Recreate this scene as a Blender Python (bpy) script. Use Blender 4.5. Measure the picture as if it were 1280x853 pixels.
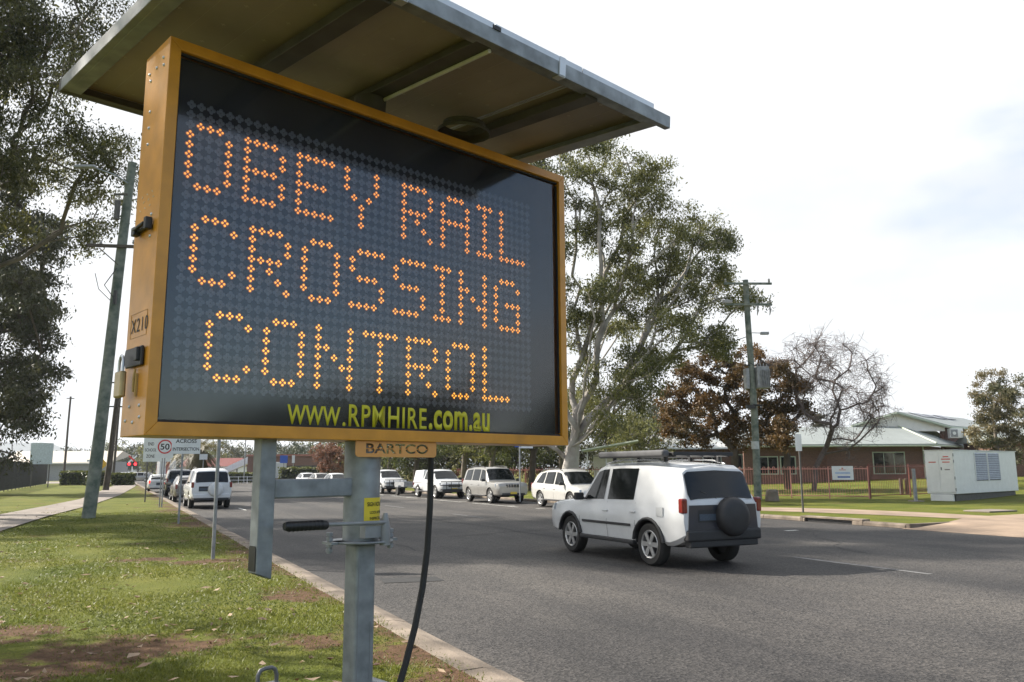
import bpy, bmesh, math, random
import numpy as np
from mathutils import Matrix, Vector, Euler

for o in list(bpy.data.objects):
    bpy.data.objects.remove(o)
SC = bpy.context.scene
COL = SC.collection
R = math.radians
rnd = random.Random(7)

# ------------------------------------------------------------------ camera
F, PITCH, ROLL, CH = 1000.0, R(9.1), R(-0.3), 1.75
cam_d = bpy.data.cameras.new('camera')
cam = bpy.data.objects.new('camera', cam_d)
COL.objects.link(cam)
cam_d.sensor_width = 36.0
cam_d.lens = 36.0 * F / 1280.0
cam_d.clip_start = 0.05
cam_d.clip_end = 20000
CM = (Matrix.Rotation(math.pi / 2 + PITCH, 4, 'X') @ Matrix.Rotation(ROLL, 4, 'Z'))
CM.translation = (0, 0, CH)
cam.matrix_world = CM
SC.camera = cam

# ------------------------------------------------------------------ light
SUN_EL = R(37)
SUN_DIR = Vector((-0.93, 0.37, 0)).normalized() * math.cos(SUN_EL) + Vector((0, 0, math.sin(SUN_EL)))
sd = bpy.data.lights.new('sun', 'SUN')
sd.energy = 5.0
sd.angle = R(0.6)
sd.color = (1.0, 0.93, 0.82)
sun = bpy.data.objects.new('sun', sd)
COL.objects.link(sun)
sun.rotation_euler = SUN_DIR.to_track_quat('Z', 'Y').to_euler()
sun.location = (-30, 12, 40)

W = bpy.data.worlds.new('World')
SC.world = W
W.use_nodes = True
nt = W.node_tree
nt.nodes.clear()
N, L = nt.nodes.new, nt.links.new
out = N('ShaderNodeOutputWorld')
bg = N('ShaderNodeBackground')
bg.inputs['Strength'].default_value = 0.1
sky = N('ShaderNodeTexSky')
sky.sky_type = 'NISHITA'
sky.sun_disc = False
sky.sun_elevation = SUN_EL
sky.sun_rotation = math.atan2(SUN_DIR.x, SUN_DIR.y)
sky.air_density = 1.0
sky.dust_density = 0.7
tc = N('ShaderNodeTexCoord')
mp = N('ShaderNodeMapping')
mp.inputs['Scale'].default_value = (1.0, 1.0, 3.2)
mp.inputs['Location'].default_value = (0.35, 0.2, 0.0)
L(tc.outputs['Generated'], mp.inputs['Vector'])
nz = N('ShaderNodeTexNoise')
nz.inputs['Scale'].default_value = 1.7
nz.inputs['Detail'].default_value = 7
nz.inputs['Roughness'].default_value = 0.55
nz.inputs['Distortion'].default_value = 0.4
L(mp.outputs['Vector'], nz.inputs['Vector'])
# the cloud deck is thick towards the sun and thins out on the opposite side of the sky
dp = N('ShaderNodeVectorMath'); dp.operation = 'DOT_PRODUCT'
L(tc.outputs['Generated'], dp.inputs[0])
dp.inputs[1].default_value = (-0.62, 0.78, 0.08)
ma = N('ShaderNodeMath'); ma.operation = 'MULTIPLY_ADD'
L(dp.outputs['Value'], ma.inputs[0]); ma.inputs[1].default_value = 0.36
L(nz.outputs['Fac'], ma.inputs[2])
cr = N('ShaderNodeValToRGB')
cr.color_ramp.elements[0].position = 0.20
cr.color_ramp.elements[1].position = 0.50
cr.color_ramp.elements[0].color = (.06, .06, .06, 1)
L(ma.outputs['Value'], cr.inputs['Fac'])
nz2 = N('ShaderNodeTexNoise')
nz2.inputs['Scale'].default_value = 2.6
nz2.inputs['Detail'].default_value = 6
L(mp.outputs['Vector'], nz2.inputs['Vector'])
cc = N('ShaderNodeValToRGB')
cc.color_ramp.elements[0].position = 0.36
cc.color_ramp.elements[0].color = (4.25, 4.4, 4.6, 1)
cc.color_ramp.elements[1].position = 0.52
cc.color_ramp.elements[1].color = (4.95, 5.05, 5.15, 1)
L(nz2.outputs['Fac'], cc.inputs['Fac'])
mx = N('ShaderNodeMix'); mx.data_type = 'RGBA'
L(cr.outputs['Color'], mx.inputs[0])
L(sky.outputs['Color'], mx.inputs[6])
L(cc.outputs['Color'], mx.inputs[7])
L(mx.outputs[2], bg.inputs['Color'])
L(bg.outputs['Background'], out.inputs['Surface'])

SC.view_settings.view_transform = 'Standard'
SC.view_settings.look = 'None'
SC.view_settings.gamma = 1.0
SC.view_settings.use_curve_mapping = False
SC.view_settings.exposure = 1.1

# ------------------------------------------------------------------ helpers
M3 = CM.to_3x3()
CAMP = Vector((0, 0, CH))
def ray(px, py):
    return M3 @ Vector(((px - 640) / F, (426.5 - py) / F, -1.0))
def G(px, py, z=0.12):
    r = ray(px, py)
    return CAMP + r * ((z - CH) / r.z)
def D(px, py, Y):
    r = ray(px, py)
    return CAMP + r * (Y / r.y)
RA = R(26.2)
RD = Vector((-math.sin(RA), math.cos(RA), 0))
RN = Vector((math.cos(RA), math.sin(RA), 0))
def ST(s, t, z=0.0):
    v = RD * s + RN * t
    return Vector((v.x, v.y, z))

def tag(o, label=None, cat=None, group=None, kind=None):
    if label: o['label'] = label
    if cat: o['category'] = cat
    if group: o['group'] = group
    if kind: o['kind'] = kind
    return o
def thing(name, label, cat, loc=(0, 0, 0), rz=0.0, group=None):
    o = bpy.data.objects.new(name, None)
    o.empty_display_size = 0.2
    COL.objects.link(o)
    o.location = loc
    o.rotation_euler = (0, 0, rz)
    return tag(o, label, cat, group)
def copy_tree(o, parent=None):
    c = o.copy()
    COL.objects.link(c)
    if parent: c.parent = parent
    for ch in list(o.children):
        copy_tree(ch, c)
    return c

MATS = {}
def mat(name, col, rough=0.6, metal=0.0, var=0.15, scale=6.0, bump=0.0, bscale=40.0, spec=0.5, coat=0.0, col2=None, emit=None, detail=5, obj_coords=True):
    if name in MATS: return MATS[name]
    m = bpy.data.materials.new(name)
    m.use_nodes = True
    t = m.node_tree
    b = t.nodes['Principled BSDF']
    b.inputs['Roughness'].default_value = rough
    b.inputs['Metallic'].default_value = metal
    b.inputs['Specular IOR Level'].default_value = spec
    b.inputs['Coat Weight'].default_value = coat
    b.inputs['Coat Roughness'].default_value = 0.08
    c = t.nodes.new('ShaderNodeTexCoord')
    n = t.nodes.new('ShaderNodeTexNoise')
    n.inputs['Scale'].default_value = scale
    n.inputs['Detail'].default_value = detail
    t.links.new(c.outputs['Object'], n.inputs['Vector'])
    rp = t.nodes.new('ShaderNodeValToRGB')
    a = [max(0, x * (1 - var)) for x in col]
    z = [x * (1 + var) for x in (col2 or col)]
    rp.color_ramp.elements[0].position = 0.3
    rp.color_ramp.elements[1].position = 0.7
    rp.color_ramp.elements[0].color = (*a, 1)
    rp.color_ramp.elements[1].color = (*z, 1)
    t.links.new(n.outputs['Fac'], rp.inputs['Fac'])
    t.links.new(rp.outputs['Color'], b.inputs['Base Color'])
    if bump:
        n2 = t.nodes.new('ShaderNodeTexNoise')
        n2.inputs['Scale'].default_value = bscale
        n2.inputs['Detail'].default_value = 4
        t.links.new(c.outputs['Object'], n2.inputs['Vector'])
        bp = t.nodes.new('ShaderNodeBump')
        bp.inputs['Strength'].default_value = bump
        bp.inputs['Distance'].default_value = 0.02
        t.links.new(n2.outputs['Fac'], bp.inputs['Height'])
        t.links.new(bp.outputs['Normal'], b.inputs['Normal'])
    if emit:
        b.inputs['Emission Color'].default_value = (*emit[:3], 1)
        b.inputs['Emission Strength'].default_value = emit[3]
    MATS[name] = m
    return m

class MB:
    def __init__(s): s.v = []; s.f = []
    def add(s, vs, fs, M=None):
        k = len(s.v)
        for p in vs:
            p = Vector(p)
            s.v.append(tuple(M @ p) if M else tuple(p))
        for f in fs: s.f.append(tuple(i + k for i in f))
        return s
    def box(s, c, d, M=None):
        x, y, z = c; a, b, h = d[0] / 2, d[1] / 2, d[2] / 2
        vs = [(x + i * a, y + j * b, z + k * h) for k in (-1, 1) for j in (-1, 1) for i in (-1, 1)]
        return s.add(vs, [(0, 2, 3, 1), (4, 5, 7, 6), (0, 1, 5, 4), (2, 6, 7, 3), (0, 4, 6, 2), (1, 3, 7, 5)], M)
    def tube(s, pts, r, n=8, caps=True, M=None):
        pts = [Vector(p) for p in pts]
        if not isinstance(r, (list, tuple)): r = [r] * len(pts)
        vs, fs = [], []
        up = None
        for i, p in enumerate(pts):
            d = (pts[min(i + 1, len(pts) - 1)] - pts[max(i - 1, 0)])
            d = d.normalized() if d.length > 1e-9 else Vector((0, 0, 1))
            if up is None:
                up = Vector((1, 0, 0)) if abs(d.x) < 0.9 else Vector((0, 1, 0))
            a = (up - d * up.dot(d)).normalized(); b = d.cross(a); up = a
            for k in range(n):
                t = 2 * math.pi * k / n
                vs.append(p + (a * math.cos(t) + b * math.sin(t)) * r[i])
        for i in range(len(pts) - 1):
            for k in range(n):
                k2 = (k + 1) % n
                fs.append((i * n + k, i * n + k2, (i + 1) * n + k2, (i + 1) * n + k))
        if caps:
            fs.append(tuple(range(n))[::-1]); fs.append(tuple(range((len(pts) - 1) * n, len(pts) * n)))
        return s.add(vs, fs, M)
    def lathe(s, prof, n=24, M=None, cap=False):
        vs, fs = [], []
        m = len(prof)
        for k in range(n):
            t = 2 * math.pi * k / n
            for r, z in prof: vs.append((r * math.cos(t), r * math.sin(t), z))
        for k in range(n):
            k2 = (k + 1) % n
            for i in range(m - 1): fs.append((k * m + i, k2 * m + i, k2 * m + i + 1, k * m + i + 1))
        if cap:
            fs.append(tuple(k * m for k in range(n))[::-1]); fs.append(tuple(k * m + m - 1 for k in range(n)))
        return s.add(vs, fs, M)
    def prism(s, pts, d, M=None):
        """polygon pts (3D, planar) extruded by vector d"""
        pts = [Vector(p) for p in pts]; d = Vector(d); n = len(pts)
        fs = [tuple(range(n))[::-1], tuple(range(n, 2 * n))]
        fs += [(i, (i + 1) % n, n + (i + 1) % n, n + i) for i in range(n)]
        return s.add(pts + [p + d for p in pts], fs, M)
    def build(s, name, m, parent=None, bevel=0.0, smooth=None, seg=2, label=None):
        me = bpy.data.meshes.new(name)
        me.from_pydata(s.v, [], s.f)
        bm = bmesh.new(); bm.from_mesh(me)
        bmesh.ops.recalc_face_normals(bm, faces=bm.faces)
        bm.to_mesh(me); bm.free()
        for q in (m if isinstance(m, (list, tuple)) else [m]): me.materials.append(q)
        if smooth is not None:
            me.polygons.foreach_set('use_smooth', [True] * len(me.polygons))
            me.set_sharp_from_angle(angle=R(smooth))
        o = bpy.data.objects.new(name, me)
        COL.objects.link(o)
        if parent: o.parent = parent
        if bevel:
            b = o.modifiers.new('bevel', 'BEVEL'); b.width = bevel; b.segments = seg
            b.limit_method = 'ANGLE'; b.angle_limit = R(40)
        if label: o['label'] = label
        return o

def np_mesh(name, verts, faces4, mats, parent=None, tint=None, tris=False):
    me = bpy.data.meshes.new(name)
    k = 3 if tris else 4
    nv, nf = len(verts), len(faces4)
    me.vertices.add(nv); me.loops.add(nf * k); me.polygons.add(nf)
    me.vertices.foreach_set('co', np.asarray(verts, dtype=np.float32).ravel())
    me.loops.foreach_set('vertex_index', np.asarray(faces4, dtype=np.int32).ravel())
    me.polygons.foreach_set('loop_start', np.arange(0, nf * k, k, dtype=np.int32))
    if tint is not None:
        a = me.attributes.new('tint', 'FLOAT', 'FACE')
        a.data.foreach_set('value', np.asarray(tint, dtype=np.float32))
    me.update(calc_edges=True)
    for q in mats: me.materials.append(q)
    o = bpy.data.objects.new(name, me)
    COL.objects.link(o)
    if parent: o.parent = parent
    return o

def text(name, body, m, parent, loc, rot, height, width=None, bold=0.0, spacing=1.0, depth=0.002, align='LEFT', label=None):
    cu = bpy.data.curves.new(name, 'FONT')
    cu.body = body
    cu.size = 1.0
    cu.extrude = 0.0
    cu.offset = bold
    cu.space_character = spacing
    cu.resolution_u = 4
    o = bpy.data.objects.new(name + '_src', cu)
    COL.objects.link(o)
    bpy.context.view_layer.update()
    me = bpy.data.meshes.new_from_object(o.evaluated_get(bpy.context.evaluated_depsgraph_get()))
    bpy.data.objects.remove(o)
    xs = [v.co.x for v in me.vertices]; ys = [v.co.y for v in me.vertices]
    x0, x1, y0, y1 = min(xs), max(xs), min(ys), max(ys)
    sy = height / (y1 - y0); sx = (width / (x1 - x0)) if width else sy
    ox = x0 if align == 'LEFT' else (x0 + x1) / 2
    for v in me.vertices:
        v.co = ((v.co.x - ox) * sx, (v.co.y - y0) * sy, 0)
    bm = bmesh.new(); bm.from_mesh(me)
    ex = bmesh.ops.extrude_face_region(bm, geom=bm.faces[:])
    for g in ex['geom']:
        if isinstance(g, bmesh.types.BMVert): g.co.z += depth
    bmesh.ops.recalc_face_normals(bm, faces=bm.faces)
    bm.to_mesh(me); bm.free()
    me.name = name
    me.materials.clear(); me.materials.append(m)
    ob = bpy.data.objects.new(name, me)
    COL.objects.link(ob)
    if parent: ob.parent = parent
    ob.location = loc
    ob.rotation_euler = rot
    if label: ob['label'] = label
    return ob

# ------------------------------------------------------------------ materials
# worn bare spots on the near verge, as (distance across, distance along, half width, half length) in metres
SPOTS = []
for px_, py_, a_, b_ in [(266, 701, .8, .5), (140, 812, 1.0, .7), (235, 806, .6, .5), (60, 838, .9, .5), (310, 690, .5, .5), (370, 745, .45, .5), (180, 700, .6, .4), (250, 655, 1.1, 1.6), (505, 815, .35, .6), (560, 850, .4, .5), (395, 800, .4, .4), (20, 790, .5, .5)]:
    v_ = G(px_, py_); SPOTS.append((v_.dot(RN), v_.dot(RD), a_, b_))
def grass_material(name, near=True):
    m = bpy.data.materials.new(name); m.use_nodes = True
    t = m.node_tree; b = t.nodes['Principled BSDF']
    b.inputs['Roughness'].default_value = 0.9
    b.inputs['Specular IOR Level'].default_value = 0.15
    nn_, ln = t.nodes.new, t.links.new
    c = nn_('ShaderNodeTexCoord')
    def noise(sc, det=5, rough=0.6):
        q = nn_('ShaderNodeTexNoise'); q.inputs['Scale'].default_value = sc; q.inputs['Detail'].default_value = det
        q.inputs['Roughness'].default_value = rough
        ln(c.outputs['Object'], q.inputs['Vector']); return q
    def ramp(src, p0, c0, p1, c1):
        q = nn_('ShaderNodeValToRGB')
        q.color_ramp.elements[0].position = p0; q.color_ramp.elements[0].color = (*c0, 1)
        q.color_ramp.elements[1].position = p1; q.color_ramp.elements[1].color = (*c1, 1)
        ln(src, q.inputs['Fac']); return q
    g1 = ramp(noise(0.55, 6).outputs['Fac'], 0.35, (0.082, 0.108, 0.014), 0.68, (0.160, 0.165, 0.032))
    g2 = ramp(noise(45, 3).outputs['Fac'], 0.3, (0.55, 0.55, 0.5), 0.75, (1.35, 1.3, 1.2))
    mul = nn_('ShaderNodeMix'); mul.data_type = 'RGBA'; mul.blend_type = 'MULTIPLY'; mul.inputs[0].default_value = 1
    ln(g1.outputs['Color'], mul.inputs[6]); ln(g2.outputs['Color'], mul.inputs[7])
    # bare red-brown soil patches, more of them along the kerb (local x is the distance across the road)
    sp = noise(0.38, 7, 0.65)
    sx = nn_('ShaderNodeSeparateXYZ'); ln(c.outputs['Object'], sx.inputs[0])
    mr = nn_('ShaderNodeMapRange'); mr.inputs['From Min'].default_value = 1.3; mr.inputs['From Max'].default_value = 2.75
    mr.inputs['To Min'].default_value = 0.0; mr.inputs['To Max'].default_value = 0.22 if near else 0.0
    ln(sx.outputs['X'], mr.inputs['Value'])
    ad = nn_('ShaderNodeMath'); ln(sp.outputs['Fac'], ad.inputs[0]); ln(mr.outputs['Result'], ad.inputs[1])
    src = ad.outputs['Value']
    if near:
        wob = noise(2.6, 6, .65)
        for t_, s_, a_, b_ in SPOTS:
            m_ = nn_('ShaderNodeMapping'); m_.inputs['Location'].default_value = (-t_ / a_, -s_ / b_, 0); m_.inputs['Scale'].default_value = (1 / a_, 1 / b_, 0)
            ln(c.outputs['Object'], m_.inputs['Vector'])
            l_ = nn_('ShaderNodeVectorMath'); l_.operation = 'LENGTH'; ln(m_.outputs['Vector'], l_.inputs[0])
            k_ = nn_('ShaderNodeMath'); k_.operation = 'MULTIPLY_ADD'; ln(l_.outputs['Value'], k_.inputs[0]); k_.inputs[1].default_value = -.30; k_.inputs[2].default_value = .42
            q_ = nn_('ShaderNodeMath'); ln(k_.outputs[0], q_.inputs[0]); ln(wob.outputs['Fac'], q_.inputs[1])
            x_ = nn_('ShaderNodeMath'); x_.operation = 'MAXIMUM'; ln(src, x_.inputs[0]); ln(q_.outputs[0], x_.inputs[1])
            src = x_.outputs[0]
    sr = ramp(src, 0.60, (0, 0, 0), 0.72, (1, 1, 1))
    sc_ = ramp(noise(9, 6).outputs['Fac'], 0.3, (0.062, 0.036, 0.020), 0.7, (0.145, 0.085, 0.05))
    m2 = nn_('ShaderNodeMix'); m2.data_type = 'RGBA'
    ln(sr.outputs['Color'], m2.inputs[0]); ln(mul.outputs[2], m2.inputs[6]); ln(sc_.outputs['Color'], m2.inputs[7])
    ln(m2.outputs[2], b.inputs['Base Color'])
    bp = nn_('ShaderNodeBump'); bp.inputs['Strength'].default_value = 0.7; bp.inputs['Distance'].default_value = 0.03
    ln(noise(60, 3).outputs['Fac'], bp.inputs['Height']); ln(bp.outputs['Normal'], b.inputs['Normal'])
    return m

def asphalt_material():
    m = bpy.data.materials.new('asphalt'); m.use_nodes = True
    t = m.node_tree; b = t.nodes['Principled BSDF']
    nn_, ln = t.nodes.new, t.links.new
    c = nn_('ShaderNodeTexCoord')
    def noise(sc, det, vec=None, rough=0.5):
        q = nn_('ShaderNodeTexNoise'); q.inputs['Scale'].default_value = sc; q.inputs['Detail'].default_value = det
        q.inputs['Roughness'].default_value = rough
        ln(vec or c.outputs['Object'], q.inputs['Vector']); return q
    def ramp(src, p0, a, p1, z):
        q = nn_('ShaderNodeValToRGB')
        q.color_ramp.elements[0].position = p0; q.color_ramp.elements[0].color = (*a, 1)
        q.color_ramp.elements[1].position = p1; q.color_ramp.elements[1].color = (*z, 1)
        ln(src, q.inputs['Fac']); return q
    mpn = nn_('ShaderNodeMapping'); mpn.inputs['Scale'].default_value = (1.0, 0.06, 1.0)
    ln(c.outputs['Object'], mpn.inputs['Vector'])
    band = ramp(noise(0.55, 5, mpn.outputs['Vector'], 0.6).outputs['Fac'], 0.32, (0.030, 0.030, 0.032), 0.7, (0.072, 0.069, 0.066))
    v = nn_('ShaderNodeTexVoronoi'); v.inputs['Scale'].default_value = 42
    ln(c.outputs['Object'], v.inputs['Vector'])
    stone = ramp(v.outputs['Color'], 0.1, (0.35, 0.35, 0.36), 0.95, (2.0, 1.9, 1.8))
    mul = nn_('ShaderNodeMix'); mul.data_type = 'RGBA'; mul.blend_type = 'MULTIPLY'; mul.inputs[0].default_value = 1
    ln(band.outputs['Color'], mul.inputs[6]); ln(stone.outputs['Color'], mul.inputs[7])
    pt = ramp(noise(0.22, 6).outputs['Fac'], 0.36, (0.66, 0.66, 0.68), 0.66, (1.2, 1.18, 1.15))
    m3 = nn_('ShaderNodeMix'); m3.data_type = 'RGBA'; m3.blend_type = 'MULTIPLY'; m3.inputs[0].default_value = 1
    ln(mul.outputs[2], m3.inputs[6]); ln(pt.outputs['Color'], m3.inputs[7])
    ln(m3.outputs[2], b.inputs['Base Color'])
    b.inputs['Roughness'].default_value = 0.75
    b.inputs['Specular IOR Level'].default_value = 0.35
    bp = nn_('ShaderNodeBump'); bp.inputs['Strength'].default_value = 0.55; bp.inputs['Distance'].default_value = 0.012
    ln(v.outputs['Distance'], bp.inputs['Height']); ln(bp.outputs['Normal'], b.inputs['Normal'])
    return m

def leaf_material(name, c0, c1, trans=0.35):
    m = bpy.data.materials.new(name); m.use_nodes = True
    t = m.node_tree; t.nodes.clear()
    nn_, ln = t.nodes.new, t.links.new
    o = nn_('ShaderNodeOutputMaterial')
    a = nn_('ShaderNodeAttribute'); a.attribute_name = 'tint'
    r_ = nn_('ShaderNodeValToRGB')
    r_.color_ramp.elements[0].color = (*c0, 1); r_.color_ramp.elements[1].color = (*c1, 1)
    ln(a.outputs['Fac'], r_.inputs['Fac'])
    p = nn_('ShaderNodeBsdfPrincipled')
    p.inputs['Roughness'].default_value = 0.5; p.inputs['Specular IOR Level'].default_value = 0.4
    ln(r_.outputs['Color'], p.inputs['Base Color'])
    tr = nn_('ShaderNodeBsdfTranslucent'); ln(r_.outputs['Color'], tr.inputs['Color'])
    mx_ = nn_('ShaderNodeMixShader'); mx_.inputs[0].default_value = trans
    ln(p.outputs[0], mx_.inputs[1]); ln(tr.outputs[0], mx_.inputs[2]); ln(mx_.outputs[0], o.inputs['Surface'])
    return m

def brick_material():
    m = bpy.data.materials.new('brick'); m.use_nodes = True
    t = m.node_tree; b = t.nodes['Principled BSDF']; b.inputs['Roughness'].default_value = 0.9
    c = t.nodes.new('ShaderNodeTexCoord'); mp_ = t.nodes.new('ShaderNodeMapping')
    mp_.inputs['Rotation'].default_value = (R(90), 0, 0)
    br = t.nodes.new('ShaderNodeTexBrick'); br.inputs['Scale'].default_value = 4.2
    br.inputs['Color1'].default_value = (0.17, 0.078, 0.052, 1); br.inputs['Color2'].default_value = (0.11, 0.052, 0.038, 1)
    br.inputs['Mortar'].default_value = (0.2, 0.17, 0.15, 1); br.inputs['Mortar Size'].default_value = 0.015
    t.links.new(c.outputs['Object'], mp_.inputs['Vector']); t.links.new(mp_.outputs['Vector'], br.inputs['Vector'])
    t.links.new(br.outputs['Color'], b.inputs['Base Color'])
    return m

def screen_material():
    m = bpy.data.materials.new('acrylic_cover'); m.use_nodes = True
    t = m.node_tree; t.nodes.clear()
    o = t.nodes.new('ShaderNodeOutputMaterial'); f = t.nodes.new('ShaderNodeFresnel'); f.inputs['IOR'].default_value = 1.78
    a = t.nodes.new('ShaderNodeBsdfTransparent'); a.inputs['Color'].default_value = (0.9, 0.91, 0.93, 1)
    g = t.nodes.new('ShaderNodeBsdfGlossy'); g.inputs['Roughness'].default_value = 0.085
    c = t.nodes.new('ShaderNodeTexCoord'); n_ = t.nodes.new('ShaderNodeTexNoise'); n_.inputs['Scale'].default_value = 1.4
    bp = t.nodes.new('ShaderNodeBump'); bp.inputs['Strength'].default_value = 0.03; bp.inputs['Distance'].default_value = 0.02
    t.links.new(c.outputs['Object'], n_.inputs['Vector']); t.links.new(n_.outputs['Fac'], bp.inputs['Height'])
    t.links.new(bp.outputs['Normal'], g.inputs['Normal'])
    ds = t.nodes.new('ShaderNodeBsdfDiffuse'); ds.inputs['Color'].default_value = (0.35, 0.36, 0.38, 1)
    n3 = t.nodes.new('ShaderNodeTexNoise'); n3.inputs['Scale'].default_value = 3.0; n3.inputs['Detail'].default_value = 8
    t.links.new(c.outputs['Object'], n3.inputs['Vector'])
    mr = t.nodes.new('ShaderNodeMapRange'); mr.inputs['From Min'].default_value = 0.35; mr.inputs['From Max'].default_value = 0.8
    mr.inputs['To Min'].default_value = 0.01; mr.inputs['To Max'].default_value = 0.06
    t.links.new(n3.outputs['Fac'], mr.inputs['Value'])
    x0 = t.nodes.new('ShaderNodeMixShader'); t.links.new(mr.outputs['Result'], x0.inputs[0])
    t.links.new(a.outputs[0], x0.inputs[1]); t.links.new(ds.outputs[0], x0.inputs[2])
    x = t.nodes.new('ShaderNodeMixShader')
    t.links.new(f.outputs[0], x.inputs[0]); t.links.new(x0.outputs[0], x.inputs[1]); t.links.new(g.outputs[0], x.inputs[2])
    t.links.new(x.outputs[0], o.inputs['Surface'])
    return m

GRASS = grass_material('verge_grass', True)
LAWN = grass_material('lawn_grass', False)
ASPH = asphalt_material()
CONC = mat('concrete', (0.21, 0.18, 0.155), 0.9, var=0.25, scale=1.2, bump=0.3, bscale=60)
KERBM = mat('kerb_concrete', (0.135, 0.105, 0.08), 0.9, var=0.5, scale=1.8, detail=9, col2=(0.185, 0.15, 0.118), bump=0.4, bscale=50)
DIRT = mat('worn_dirt', (0.27, 0.20, 0.145), 0.95, var=0.3, scale=0.8, bump=0.4, bscale=25)
PAINT = mat('road_paint', (0.55, 0.55, 0.52), 0.7, var=0.25, scale=9)
GALV = mat('galvanised_steel', (0.25, 0.27, 0.285), 0.5, metal=0.45, var=0.28, scale=11, bump=0.05, bscale=30, detail=8)
GALV2 = mat('weathered_galvanised', (0.27, 0.28, 0.29), 0.6, metal=0.3, var=0.25, scale=7, detail=8)
YEL = mat('yellow_enamel', (0.60, 0.265, 0.020), 0.38, var=0.16, scale=7, coat=0.1, detail=10, bump=.03, bscale=60)
YELB = mat('orange_enamel', (0.70, 0.33, 0.09), 0.4, var=0.05, scale=5)
BOARD = mat('black_board', (0.011, 0.013, 0.021), 0.7, var=0.2)
LAMP = mat('unlit_lamp', (0.16, 0.175, 0.21), 0.4, var=0.1, scale=30)
LIT = mat('lit_lamp', (0.2, 0.08, 0.01), 0.4, emit=(1.0, 0.33, 0.04, .85))
LITG = mat('lit_lens_halo', (0.12, 0.05, 0.015), 0.4, emit=(1.0, 0.27, 0.04, 0.11))  # lens disc with the glow around each lamp put in as dim emission
URL = mat('yellow_lettering', (0.60, 0.55, 0.02), 0.5, var=0.06)
BLACK = mat('black_plastic', (0.016, 0.016, 0.017), 0.45, var=0.2)
RUBBER = mat('black_rubber', (0.02, 0.019, 0.018), 0.7, var=0.25, scale=15)
BACKS = mat('panel_backsheet', (0.30, 0.25, 0.205), 0.6, var=0.2, scale=1.6)
ALU = mat('aluminium', (0.55, 0.58, 0.62), 0.4, metal=0.5, var=0.1, scale=5)
SOLAR = mat('solar_cells', (0.01, 0.014, 0.04), 0.15, var=0.1)
DARKST = mat('dark_steel', (0.10, 0.095, 0.09), 0.6, metal=0.3, var=0.2)
LABELY = mat('label_yellow', (0.72, 0.56, 0.03), 0.5, var=0.06)
INK = mat('black_ink', (0.012, 0.012, 0.012), 0.6, var=0.0)
WHITE = mat('white_enamel', (0.74, 0.75, 0.74), 0.4, var=0.05, scale=3)
SIGNW = mat('sign_white', (0.68, 0.70, 0.72), 0.45, var=0.06, scale=3)
SIGNR = mat('sign_red', (0.55, 0.03, 0.03), 0.45, var=0.05)
SIGNB = mat('sign_blue', (0.03, 0.10, 0.45), 0.45, var=0.05)
BRASS = mat('brass', (0.38, 0.30, 0.16), 0.4, metal=0.7, var=0.15, scale=20)
POLEW = mat('treated_timber', (0.10, 0.145, 0.118), 0.85, var=0.4, scale=3.5, bump=0.5, bscale=22, col2=(0.165, 0.175, 0.15), detail=10)
POLED = mat('dark_timber', (0.075, 0.062, 0.05), 0.85, var=0.3, scale=2.5)
BRICK = brick_material()
ROOFM = mat('roof_steel', (0.26, 0.285, 0.28), 0.5, var=0.08, scale=1)
CREAM = mat('cream_cladding', (0.80, 0.77, 0.72), 0.7, var=0.05, scale=2)
PALEG = mat('pale_green_trim', (0.42, 0.47, 0.38), 0.6, var=0.05)
GLASSD = mat('dark_glass', (0.012, 0.014, 0.016), 0.06, var=0.1, spec=0.7)
REDF = mat('red_fence_paint', (0.52, 0.23, 0.19), 0.55, var=0.12, scale=3)
REDD = mat('dark_red_paint', (0.16, 0.045, 0.035), 0.6, var=0.15)
BFENCE = mat('black_fence_paint', (0.012, 0.013, 0.016), 0.55, var=0.2)
HEDGE = leaf_material('hedge_leaf', (0.03, 0.05, 0.012), (0.16, 0.17, 0.035), 0.25)
BARK = mat('gum_bark', (0.23, 0.20, 0.175), 0.85, var=0.3, scale=1.1, col2=(0.36, 0.335, 0.31))
BARKD = mat('dark_bark', (0.075, 0.058, 0.045), 0.9, var=0.3, scale=2)
BARKM = mat('grey_bark', (0.15, 0.125, 0.10), 0.9, var=0.3, scale=2)
GUM = leaf_material('gum_leaf', (0.048, 0.064, 0.020), (0.23, 0.225, 0.070), 0.45)
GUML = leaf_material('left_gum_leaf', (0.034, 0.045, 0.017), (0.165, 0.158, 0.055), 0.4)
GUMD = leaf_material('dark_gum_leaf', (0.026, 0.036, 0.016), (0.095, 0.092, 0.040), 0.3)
AUT = leaf_material('autumn_leaf', (0.055, 0.045, 0.017), (0.19, 0.10, 0.032), 0.4)
YG = leaf_material('bright_leaf', (0.045, 0.068, 0.02), (0.16, 0.17, 0.05), 0.35)
YOUNG = leaf_material('young_gum_leaf', (0.06, 0.075, 0.035), (0.25, 0.20, 0.11), 0.4)
PINKL = leaf_material('pink_blossom', (0.10, 0.06, 0.03), (0.36, 0.17, 0.11), 0.3)
FAR = leaf_material('far_leaf', (0.035, 0.05, 0.028), (0.10, 0.11, 0.055), 0.25)
PALMD = leaf_material('palm_frond', (0.06, 0.055, 0.02), (0.17, 0.14, 0.045), 0.3)
BLADE = leaf_material('grass_blade', (0.060, 0.086, 0.010), (0.205, 0.215, 0.040), 0.4)
LITTER = leaf_material('dry_leaf', (0.09, 0.042, 0.02), (0.42, 0.31, 0.21), 0.15)
TWIG = mat('bare_twig', (0.115, 0.09, 0.085), 0.9, var=0.2)

# ------------------------------------------------------------------ ground, road, verges
def sheet(name, pts, m, z=None):
    b = MB(); b.add(pts, [tuple(range(len(pts)))])
    return tag(b.build(name, m), kind='structure')
def road_frame(o):
    o.rotation_euler = (0, 0, RA); return o

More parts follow.
